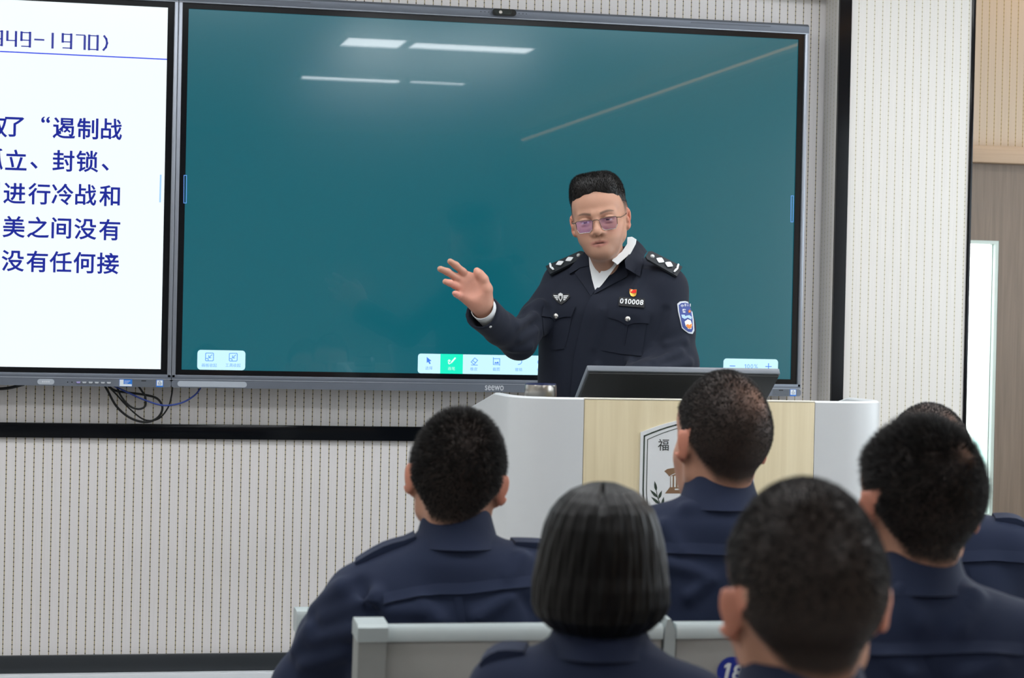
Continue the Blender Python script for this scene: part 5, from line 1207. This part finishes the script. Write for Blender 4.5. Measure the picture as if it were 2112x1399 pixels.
# shoulder boards with button and pips
def board(inner, outer, Yi, Yo, label_w, w=0.046):
    pi0, po0 = onY(*inner, Yi), onY(*outer, Yo); d = nrm(po0-pi0); ti = math.radians(38); fw = BF*math.cos(ti)-EZ*math.sin(ti); fw = nrm(fw-d*(fw@d)); up = nrm(np.cross(fw, d)); up = up if up[2] > 0 else -up
    L_ = np.linalg.norm(po0-pi0); Mx = Matrix(((d[0], fw[0], up[0], pi0[0]), (d[1], fw[1], up[1], pi0[1]), (d[2], fw[2], up[2], pi0[2]), (0, 0, 0, 1)))
    a = MB(); pl = [(0.0, -w*0.25), (0.008, -w*0.42), (L_, -w/2), (L_, w/2), (0.008, w*0.42), (0.0, w*0.25)]
    vs = [(x, y, (0.006 if t else 0.0)-0.10*(x/L_)**2*0.06) for t in (0, 1) for x, y in pl]; n6 = len(pl)
    a.add(vs, [list(range(n6))[::-1], [n6+i for i in range(n6)]]+[[i, (i+1) % n6, n6+(i+1) % n6, n6+i] for i in range(n6)], 0, False, Mx)
    a.lathe([(0, 0.0105), (0.004, 0.0098), (0.0058, 0.0075), (0.0058, 0.005)], 16, 1, M=Mx@Matrix.Translation((0.016, 0, 0)))
    for f_ in (0.40, 0.66):
        c = Vector((L_*f_, 0.0, 0.0088)); s_ = 0.0115; pts_ = [(c.x+(s_ if i % 2 == 0 else s_*0.78)*math.cos(i*PI/4), c.y+(s_ if i % 2 == 0 else s_*0.78)*math.sin(i*PI/4)) for i in range(8)]
        a.prism(pts_, 'z', 0.0050, 0.0068, 2, M=Mx)
    a.prism([(L_*0.86, -w*0.42), (L_*0.90, -w*0.40), (L_*0.935, 0.0), (L_*0.90, w*0.40), (L_*0.86, w*0.42), (L_*0.865, w*0.15), (L_*0.89, 0.0), (L_*0.865, -w*0.15)], 'z', 0.0050, 0.0068, 2, M=Mx)
    a.build('shoulder_board', [mat('board_black', (24, 30, 36), rough=0.55), M_SILVER, M_WHITEB], jack)
board((1333, 527), (1402, 560), JL[1]-0.020, JL[1]-0.050, 0)
board((1206, 526), (1130, 557), JR[1]-0.05, JR[1]-0.035, 0)
a = MB(); h = TJ.ray_cast(Vector(CAM), Vector(ray(1011.5, 674)).normalized())
if h[0] is not None: a.lathe([(0, 0.003), (0.003, 0.002), (0.004, 0)], 14, 0, M=Matrix.Translation(h[0])@h[1].to_track_quat('Z', 'Y').to_matrix().to_4x4()); a.build('cuff_button', [M_SILVER], jack)

# glasses: half-dark metal frame, tinted lenses
gl = MB(); lens = []
def gp(x, y, z): return to_world(HM, (x, y, z))
M_GFR = mat('gunmetal_frame', (112, 96, 84), rough=0.3, metal=0.8); M_GFS = mat('silver_frame_wire', (190, 184, 172), rough=0.25, metal=0.9)
def lens_out(q):
    o = [(0.0095, 0.0030), (0.014, 0.0060), (0.0290, 0.0075), (0.0500, 0.0070), (0.0530, 0.0045), (0.0520, -0.0115), (0.0460, -0.0210), (0.0200, -0.0215), (0.0130, -0.0150)]
    return [(q*(0.0085+(x-0.0095)*1.12), 0.1030-(x*x)*4.6-0.10*max(0, -z), z*1.18-0.004) for x, z in o]
for q in (1, -1):
    o = [gp(*p) for p in lens_out(q)]; up_ = o[-1:]+o[0:5]+o[5:6]
    gl.tube([o[8], o[0], o[1], o[2], o[3], o[4], o[5]], [0.0007, 0.0009, 0.0011, 0.0011, 0.0011, 0.0011, 0.0008], 8, 0); gl.tube([o[5], o[6], o[7], o[8]], 0.0012, 8, 1)
    hinge = gp(q*0.0655, 0.078, 0.0005); e_ = gp(q*0.0765, -0.012, 0.012); gl.tube([o[4], hinge, gp(q*0.0725, 0.05, 0.004), e_, gp(q*0.0775, -0.032, -0.006)], [0.0014, 0.0014, 0.0011, 0.0011, 0.0012], 8, 0)
    gl.tube([o[0], gp(q*0.010, 0.096, -0.008), gp(q*0.0115, 0.0905, -0.011)], 0.0006, 6, 1)
oa, ob = gp(*lens_out(1)[0]), gp(*lens_out(-1)[0]); gl.tube([oa, gp(0.004, 0.1025, 0.0018), gp(-0.004, 0.1025, 0.0018), ob], 0.0013, 8, 0)
glasses = gl.build('eyeglasses', [M_GFR, M_GFS], lect)
M_LENSV = bpy.data.materials.new('violet_coated_lens'); M_LENSV.use_nodes = True
nt = M_LENSV.node_tree; bs = nt.nodes['Principled BSDF']; mixs = nt.nodes.new('ShaderNodeMixShader'); trp = nt.nodes.new('ShaderNodeBsdfTransparent'); trp.inputs[0].default_value = (0.95, 0.93, 0.99, 1)
glo = nt.nodes.new('ShaderNodeBsdfGlossy'); glo.inputs['Color'].default_value = (0.62, 0.40, 1.0, 1); glo.inputs['Roughness'].default_value = 0.03
nzl = nt.nodes.new('ShaderNodeTexNoise'); nzl.inputs['Scale'].default_value = 3; mrl = nt.nodes.new('ShaderNodeMapRange'); mrl.inputs[3].default_value = 0.08; mrl.inputs[4].default_value = 0.30; nt.links.new(nzl.outputs[0], mrl.inputs[0])
nt.links.new(mrl.outputs[0], mixs.inputs[0]); nt.links.new(trp.outputs[0], mixs.inputs[1]); nt.links.new(glo.outputs[0], mixs.inputs[2]); nt.links.new(mixs.outputs[0], nt.nodes['Material Output'].inputs[0])
for q in (1, -1):
    lo_ = lens_out(q); cx = sum(p[0] for p in lo_)/9; cz = sum(p[2] for p in lo_)/9
    vs = [gp(cx, 0.1025-cx*cx*4.0, cz)]+[gp(*p) for p in lo_]; vb = [v-HM[:3, 1]*0.0012 for v in vs]
    f1 = [[0, i, i % 9+1] for i in range(1, 10)]; a = MB(); a.add(vs+vb, f1+[[f[0]+10, f[2]+10, f[1]+10] for f in f1]+[[i, i+10, i % 9+11, i % 9+1] for i in range(1, 10)], 0, True); a.build('lens', [M_LENSV], glasses)

# ------------------------------------------------------------------ the students, seen from behind
def student(label, px, py, D, turn_deg, roll, cfg, seed, kind='male'):
    """One seated person about the point between the ears; body frame: BRs to the person's right, BFs forward."""
    HCs = atD(px, py, D); away = nrm((HCs-CAM)*np.array([1, 1, 0])); left = -nrm(np.cross(away, EZ)); sc = cfg.get('s', 1.0)
    fw = nrm(math.cos(math.radians(turn_deg))*away+math.sin(math.radians(turn_deg))*left)
    M = frame(HCs, fw, pitch=math.radians(cfg.get('pitch', 4)), roll=math.radians(roll), s=sc)
    bt = math.radians(cfg.get('body', 0)); BFs = nrm(math.cos(bt)*away+math.sin(bt)*left); BRs = nrm(np.cross(BFs, EZ))
    def b(x, y, z): return HCs+BRs*x+BFs*y+EZ*z
    t = thing('person', label, 'person', (HCs[0], HCs[1]+0.02, 0.0), 'seated students in navy uniform')
    nbz = cfg.get('nb', -0.097); NBs = b(0, -0.030, nbz); hw = cfg.get('hw', 0.185); dzl, dzr = cfg.get('dz', (-0.145, -0.14))
    SL, SR = b(-hw+0.035, -0.015, dzl-0.035), b(hw-0.035, -0.015, dzr-0.035)
    EL_ = b(*cfg['el']) if 'el' in cfg else b(-hw, 0.06, -0.42); ER_ = b(*cfg['er']) if 'er' in cfg else b(hw, 0.06, -0.42)
    hipz = 0.585; hip = np.array([NBs[0], NBs[1], 0])+BFs*cfg.get('hip', 0.03)+EZ*hipz
    WL_, WR_ = hip-BRs*0.10+BFs*0.33+EZ*0.09, hip+BRs*0.10+BFs*0.33+EZ*0.09
    legs = []
    for q in (-1, 1):
        h0 = hip+BRs*q*0.09; kn = h0+BFs*0.42+BRs*q*0.02-EZ*0.03; an = np.array([kn[0], kn[1], 0.085])+BFs*0.02; legs.append((h0, kn, an, BFs+BRs*q*0.2))
    # body
    S = Sdf(); head(S, M, width=cfg.get('w', 1.0), crown=cfg.get('crown', 0.128), flare=0.62); S.M = np.eye(4); S.p = [p for p in S.p]
    S.cone(to_world(M, (0, -0.030, -0.055)), NBs+EZ*-0.02+BFs*0.020, 0.047, 0.047, 0.02); S.cone(NBs-EZ*0.07+BFs*0.03, NBs+EZ*-0.12+BFs*0.03, 0.05, 0.07, 0.03)
    TRs = np.stack([BRs, BFs, EZ], 1); S.box((NBs+hip)/2+BFs*0.01+EZ*-0.05, (0.13, 0.085, (NBs[2]-hipz)/2), 0.08, 0.04, R=TRs); S.ell(hip, (0.16, 0.12, 0.11), 0.04, R=TRs)
    for sh, e, w_ in ((SL, EL_, WL_), (SR, ER_, WR_)): S.cone(NBs-EZ*0.09+BFs*0.02, sh-EZ*0.01, 0.045, 0.044, 0.03); S.cone(sh, e, 0.042, 0.035, 0.02); S.cone(e, w_, 0.034, 0.026, 0.02)
    for h0, kn, an, fd in legs: S.cone(h0, kn, 0.078, 0.052, 0.04); S.cone(kn, an, 0.05, 0.034, 0.02); foot(S, an, fd)
    for w_, q in ((WL_, 1), (WR_, -1)): hand(S, w_, BFs-EZ*0.35, np.array([0, 0, -1.0]), q, 0.35)
    allp = np.array([SL, SR, EL_, ER_, WL_+BFs*0.2, WR_+BFs*0.2, HCs+EZ*0.16, hip-BFs*0.17-BRs*0.2, hip+BRs*0.2-BFs*0.17]+[l[2]+nrm(l[3])*0.22 for l in legs]+[l[1] for l in legs]); lo, hi = allp.min(0)-0.09, allp.max(0)+0.09
    fx = [((HCs[i]-0.13, HCs[i]+0.13),) for i in range(3)]; fx[2] = ((HCs[2]-0.14, HCs[2]+0.15),)
    P, F = S.mesh(axis(lo[0], hi[0], 0.011, fx[0], 0.0034), axis(lo[1], hi[1], 0.011, fx[1], 0.0034), axis(-0.02, hi[2], 0.011, fx[2], 0.0034), smooth=1)
    Lc = to_local(M, P); isH = np.linalg.norm(Lc, axis=1) < 0.21; fade = cfg.get('fade', 0.03); lift = cfg.get('lift', 0.0)
    dn = lambda L: scalp(L, fade, lift, cfg.get('nape', 0.0))
    c = np.tile(SKIN, (len(P), 1)); hs = dn(Lc[isH]) if kind == 'male' else np.zeros(isH.sum())
    if 'bald' in cfg:
        wh = cfg['bald']; q = np.exp(-(np.linalg.norm((Lc[isH]-np.array(wh[:3])), axis=1)/wh[3])**2)*wh[4]; hs = hs*(1-q)
    c[isH] = skin_colour(Lc[isH], hs, tint=cfg.get('tint', (0.98, 0.95, 0.94)), cover=cfg.get('cover', 0.95)); c[~isH] *= np.array(cfg.get('tint', (0.98, 0.95, 0.94)))
    link_mesh('body', P, F, M_SKIN, t, c)
    if kind == 'male':
        hl, hwid = cfg.get('hair', (0.010, 0.0006)); top = cfg.get('top', 1.0)
        def dens(L):
            d = scalp(L, fade*1.1, lift+0.004, cfg.get('nape', 0.0))
            if 'bald' in cfg: d = d*(1-0.75*cfg['bald'][4]*np.exp(-(np.linalg.norm(L-np.array(cfg['bald'][:3]), axis=1)/cfg['bald'][3])**2))
            return d
        wc = np.array(cfg.get('whorl', (0.012, -0.085, 0.085)))
        def comb(L, n):
            r = L-wc; r = r/np.maximum(np.linalg.norm(r, axis=1), 0.02)[:, None]; sw = np.cross(r, n)
            return n*cfg.get('stand', 0.8)+r*0.55+sw*0.35+np.array([0, 0, -0.25])
        strands('hair', P, F, M, cfg.get('n', 15000), dens, lambda L: hl*(0.45+0.55*ss(-0.03, 0.05, L[:, 2]))*(1+(top-1)*ss(0.05, 0.10, L[:, 2])), hwid, comb, t, M_HAIR, cfg.get('jit', 0.22), seed)
    # jacket
    G = Sdf(); ubz = NBs-EZ*0.15
    r0_ = cfg.get('ar', 1.0)*0.057
    G.cone(NBs-BRs*0.045-EZ*0.050, SL, 0.056, r0_, 0.05); G.cone(NBs+BRs*0.045-EZ*0.050, SR, 0.056, r0_, 0.05)
    G.box(ubz+BFs*0.035-EZ*0.02, (hw-0.012, 0.115, 0.14), 0.10, 0.05, R=TRs); G.box((NBs+hip)/2+BFs*0.035-EZ*0.08, (hw-0.015, 0.125, (NBs[2]-hipz)/2+0.02), 0.11, 0.05, R=TRs)
    G.cone(NBs-EZ*0.05+BFs*0.01, NBs+EZ*0.010+BFs*0.02, 0.082, 0.060, 0.03)
    m1, m2 = SL*0.5+EL_*0.5-BRs*0.004, SR*0.5+ER_*0.5+BRs*0.004
    ra = cfg.get('ar', 1.0)*0.058
    G.chain([SL, m1, EL_], [ra, ra, ra], 0.03); G.chain([EL_, WL_], [ra, 0.045], 0.03); G.chain([SR, m2, ER_], [ra, ra, ra], 0.03); G.chain([ER_, WR_], [ra, 0.045], 0.03)
    for e, w_ in ((EL_, WL_), (ER_, WR_)): G.cut(w_, nrm(w_-e), 0.08)
    g0 = np.random.default_rng(seed)
    rng_ = [np.arange(lo[i] if i < 2 else 0.46, (max(SL[2], SR[2], NBs[2])+0.12) if i == 2 else hi[i], 0.0055) for i in range(3)]
    T0 = bvh_of(*G.mesh(*[r[::2] for r in rng_], smooth=1))
    folds(G, T0, cfg.get('folds', []))
    G.disp = fabric_noise(0.0016)
    PG, FG = G.mesh(*rng_, smooth=2); jk = link_mesh('jacket', PG, FG, M_NAVY, t); TG = bvh_of(PG, FG)
    # collar: a stand with a turned-down leaf
    a = MB(); n = 40; vs = []; ct = cfg.get('ct', -0.046); lean = cfg.get('lean', 0.014)
    prof = [(0.0545, ct-0.004), (0.0575, ct+0.001), (0.0605, ct-0.004), (0.066, ct-0.024), (0.0745, nbz-0.002), (0.0795, nbz-0.012), (0.074, nbz-0.014), (0.060, ct-0.03)]
    kk = cfg.get('cr', 1.0)
    for i in range(n):
        an = math.radians(25)+2*PI*(i/(n-1))*(310/360)
        for r_, z in prof:
            f = math.cos(an); vs.append(b(math.sin(an)*r_*kk*0.98, -0.030+lean+f*r_*kk*1.05+0.2*(z-nbz), z-0.018*max(0, f)))
    k = len(prof); fs = [[i*k+j, i*k+(j+1) % k, (i+1)*k+(j+1) % k, (i+1)*k+j] for i in range(n-1) for j in range(k)]+[list(range(k)), [(n-1)*k+j for j in range(k)][::-1]]
    a.add(vs, fs, 0, True); a.build('collar', [M_NAVY], jk)
    # yoke seam and pleat down the back
    if 'seam' in cfg:
        sm = cfg['seam']; h_ = cfg.get('seam_h', 26); a = MB()
        def so(x, y):
            ys = np.interp(x, [p[0] for p in sm], [p[1] for p in sm]); return 0.0062*max(0.0, 1-(ys-y)/h_)-0.0006
        patch(a, TG, [(x, y) for x, y in sm]+[(x, y-h_) for x, y in sm][::-1], 0.003, step=7, offf=so, base=-0.004)
        a.build('yoke', [M_NAVY], jk)
    for (x0, y0), (x1, y1) in cfg.get('pleat', []):
        a = MB()
        def po_(x, y): xe = np.interp(y, [y0, y1], [x0, x1]); return 0.0085*max(0.0, 1-(xe-x)/20)-0.0006
        patch(a, TG, [(x0, y0), (x1, y1), (x1-20, y1), (x0-20, y0)], 0.003, step=6, offf=po_, base=-0.004); a.build('pleat', [M_NAVY], jk)
    for (ia, oa) in cfg.get('straps', []):
        a = MB(); q = []
        for p in (ia, oa):
            w0 = b(*p); h = TG.find_nearest(Vector(w0)); q.append(np.array(h[0])+np.array(h[1])*0.004)
        d = nrm(q[1]-q[0]); up = nrm(EZ-d*(EZ@d)); f_ = np.cross(up, d); Lq = np.linalg.norm(q[1]-q[0]); vs = []
        for u in np.linspace(0, 1, 7):
            p = q[0]+(q[1]-q[0])*u; h = TG.find_nearest(Vector(p)); p = np.array(h[0]); hgt = 0.006+0.006*math.sin(PI*u)
            for y_ in (-0.023, 0.023):
                h2 = TG.find_nearest(Vector(p+f_*y_)); q2 = np.array(h2[0])
                vs += [tuple(q2+up*0.001), tuple(q2+up*hgt)]
        fs = []
        for i in range(6):
            o = i*4; fs += [[o+1, o+3, o+7, o+5], [o, o+1, o+5, o+4], [o+2, o+6, o+7, o+3], [o, o+4, o+6, o+2]]
        fs += [[0, 2, 3, 1], [24, 25, 27, 26]]
        a.add(vs, fs, 0, True); a.build('shoulder_strap', [M_NAVY], jk)
    # trousers, shoes
    Q = Sdf(); Q.ell(hip, (0.185, 0.14, 0.125), 0.04, R=TRs); Q.box(hip+EZ*0.02, (0.17, 0.12, 0.09), 0.08, 0.04, R=TRs)
    for h0, kn, an, fd in legs: Q.chain([h0, kn, an], [0.095, 0.072, 0.060], 0.03)
    Q.cut((hip[0], hip[1]+0.2, 0.05), (0, 0, -1), 0.8)
    P2, F2 = Q.mesh(np.arange(lo[0], hi[0], 0.012), np.arange(lo[1], hi[1], 0.012), np.arange(0.02, 0.75, 0.012)); link_mesh('trousers', P2, F2, M_NAVY, t)
    for h0, kn, an, fd in legs:
        Sh = Sdf(); foot(Sh, an, fd, True); Sh.cut((an[0], an[1], 0.0), (0, 0, -1), 0.4); P2, F2 = Sh.mesh(np.arange(an[0]-0.25, an[0]+0.25, 0.009), np.arange(an[1]-0.15, an[1]+0.28, 0.009), np.arange(-0.02, 0.14, 0.009)); link_mesh('shoe', P2, F2, M_SHOE, t)
    return t, M, HCs, b

student('person with short black hair and navy uniform, leftmost of the seated audience, both ears showing', 942, 996, 3.85, -2, 6,
    dict(w=0.99, hair=(0.013, 0.0006), n=20000, stand=1.0, fade=0.022, hw=0.20, dz=(-0.170, -0.140), el=(-0.255, 0.05, -0.37), body=6, lean=0.012, seam=[(790, 1247), (850, 1234), (905, 1227), (960, 1226), (1030, 1218), (1095, 1211)], pleat=[((952, 1231), (961, 1284))],
         folds=[((705, 1212), (650, 1258), 0.018), ((770, 1235), (672, 1276), 0.019), ((750, 1296), (645, 1322), 0.018), ((710, 1345), (625, 1372), 0.015), ((640, 1300), (606, 1345), 0.013), ((905, 1278), (865, 1240), 0.010), ((985, 1275), (1050, 1235), 0.010), ((1075, 1150), (1050, 1190), 0.012), ((860, 1262), (800, 1262), 0.010), ((745, 1205), (775, 1270), -0.012), ((1085, 1240), (1100, 1280), -0.01)],
         straps=[((-0.075, -0.03, -0.09), (-0.185, -0.02, -0.12)), ((0.10, -0.03, -0.09), (0.20, -0.02, -0.11))], whorl=(0.02, -0.06, 0.095)), 11)
student('person with cropped thinning hair in navy uniform, seated directly in front of the podium emblem', 1484, 920, 3.95, 26, 3,
    dict(w=0.98, crown=0.136, hair=(0.006, 0.00065), n=20000, fade=0.03, cover=0.95, hw=0.185, dz=(-0.150, -0.150), body=6, bald=(0.030, -0.085, 0.082, 0.040, 0.5), whorl=(0.034, -0.082, 0.084), seam=[(1340, 1143), (1400, 1142), (1480, 1145), (1560, 1150)],
         folds=[((1415, 1048), (1510, 1052), 0.009), ((1380, 1165), (1450, 1185), 0.010), ((1370, 1085), (1400, 1130), 0.010), ((1420, 1230), (1470, 1195), 0.010)], ct=-0.050), 12)
student('person with bushy black hair in navy uniform, seated right of the podium, face turned left', 1891, 1052, 3.07, 24, 2,
    dict(w=1.0, hair=(0.012, 0.0007), n=19000, fade=0.022, top=1.3, hw=0.195, dz=(-0.150, -0.155), body=4, bald=(0.030, -0.09, 0.075, 0.016, 0.8), whorl=(0.03, -0.08, 0.08), stand=0.6, jit=0.22, seam=[(1760, 1352), (1850, 1354), (1930, 1350), (2020, 1348), (2111, 1353)], seam_h=30, folds=[((1860, 1215), (1900, 1290), 0.014), ((2010, 1230), (1980, 1300), 0.014), ((1880, 1395), (1840, 1365), 0.012), ((2000, 1395), (2060, 1368), 0.012)], pleat=[((1925, 1357), (1954, 1420))], ct=-0.054), 13)
student('person with cropped hair in navy uniform, mostly hidden behind the bushy-haired student', 1912, 972, 4.30, 8, 0,
    dict(w=1.0, s=1.04, hair=(0.006, 0.0007), n=13000, fade=0.03, cover=0.9, nb=-0.075, hw=0.195, dz=(-0.125, -0.118), body=0, bald=(0.035, -0.075, 0.09, 0.02, 0.35), seam=[(1900, 1161), (1990, 1160), (2050, 1157), (2140, 1163)], pleat=[((1994, 1166), (2006, 1206))], straps=[((0.13, -0.03, -0.08), (0.21, -0.02, -0.09))], ct=-0.035), 14)
student('person with closely shaved dark hair in navy uniform, nearest the camera', 1654, 1252, 2.34, 18, -2,
    dict(w=1.03, crown=0.138, hip=-0.08, hair=(0.0055, 0.0007), n=22000, fade=0.026, cover=0.96, hw=0.20, dz=(-0.15, -0.15), body=4, ct=-0.056, nb=-0.105, cr=1.08), 15)
wt, WM, WH, wb = student('woman with a glossy black bob in navy uniform, seated in the middle of the picture', 1240, 1172, 2.95, 0, 0,
    dict(w=0.95, s=0.87, crown=0.117, hw=0.158, ar=0.86, dz=(-0.135, -0.150), nb=-0.10, ct=-0.06, straps=[((-0.10, -0.03, -0.10), (-0.17, -0.02, -0.12))], folds=[((1060, 1345), (1120, 1320), 0.008)]), 16, 'woman')
# her bob: lofted rings that swell to the jaw and tuck under, with clumped locks
prof = [(0.0, 0.1175), (0.018, 0.1165), (0.043, 0.1065), (0.058, 0.094), (0.069, 0.080), (0.077, 0.060), (0.0836, 0.034), (0.088, 0.008), (0.092, -0.018), (0.0925, -0.045), (0.087, -0.061), (0.071, -0.077), (0.047, -0.087), (0.020, -0.090), (0.0, -0.090)]
pz = np.array(prof); u = np.linspace(0, len(prof)-1, 90); rr_ = np.interp(u, range(len(prof)), pz[:, 0]); zz_ = np.interp(u, range(len(prof)), pz[:, 1])
na = 220; vs = []; g = np.random.default_rng(5); ph = g.random(6)*6.28
for r_, z in zip(rr_, zz_):
    for i in range(na):
        a_ = 2*PI*i/na; lock = 0.0009*math.sin(23*a_+ph[0]+3*z*20)+0.0007*math.sin(51*a_+ph[1]+z*30)+0.0004*math.sin(97*a_+ph[2]); k_ = min(1, r_/0.05)
        part = -0.006*math.exp(-((a_-PI/2)/0.10)**2)*ss(0.06, 0.118, np.array([z]))[0]
        rx_ = r_+lock*k_; vs.append(wb(math.cos(a_)*rx_, -0.014-math.sin(a_)*rx_*(1.20+0.22*max(0, z)/0.118), z-0.5*abs(lock)*k_*(1 if z < -0.08 else 0)+part))
fs = np.array([[i*na+j, i*na+(j+1) % na, (i+1)*na+(j+1) % na, (i+1)*na+j] for i in range(len(u)-1) for j in range(na)])
nt = M_HAIRL.node_tree; N_ = nt.nodes; bs = N_['Principled BSDF']; mp = N_.new('ShaderNodeMapping'); mp.inputs['Scale'].default_value = (260, 260, 5); nz = N_.new('ShaderNodeTexNoise'); nz.inputs['Scale'].default_value = 1.0; nz.inputs['Detail'].default_value = 4
tcn = [n for n in N_ if n.type == 'TEX_COORD'][0]; nt.links.new(tcn.outputs['Object'], mp.inputs[0]); nt.links.new(mp.outputs[0], nz.inputs['Vector']); bp = N_.new('ShaderNodeBump'); bp.inputs['Strength'].default_value = 0.22; bp.inputs['Distance'].default_value = 0.002; nt.links.new(nz.outputs[0], bp.inputs['Height']); nt.links.new(bp.outputs[0], bs.inputs['Normal'])
link_mesh('hair', np.array(vs), fs, M_HAIRL, wt)
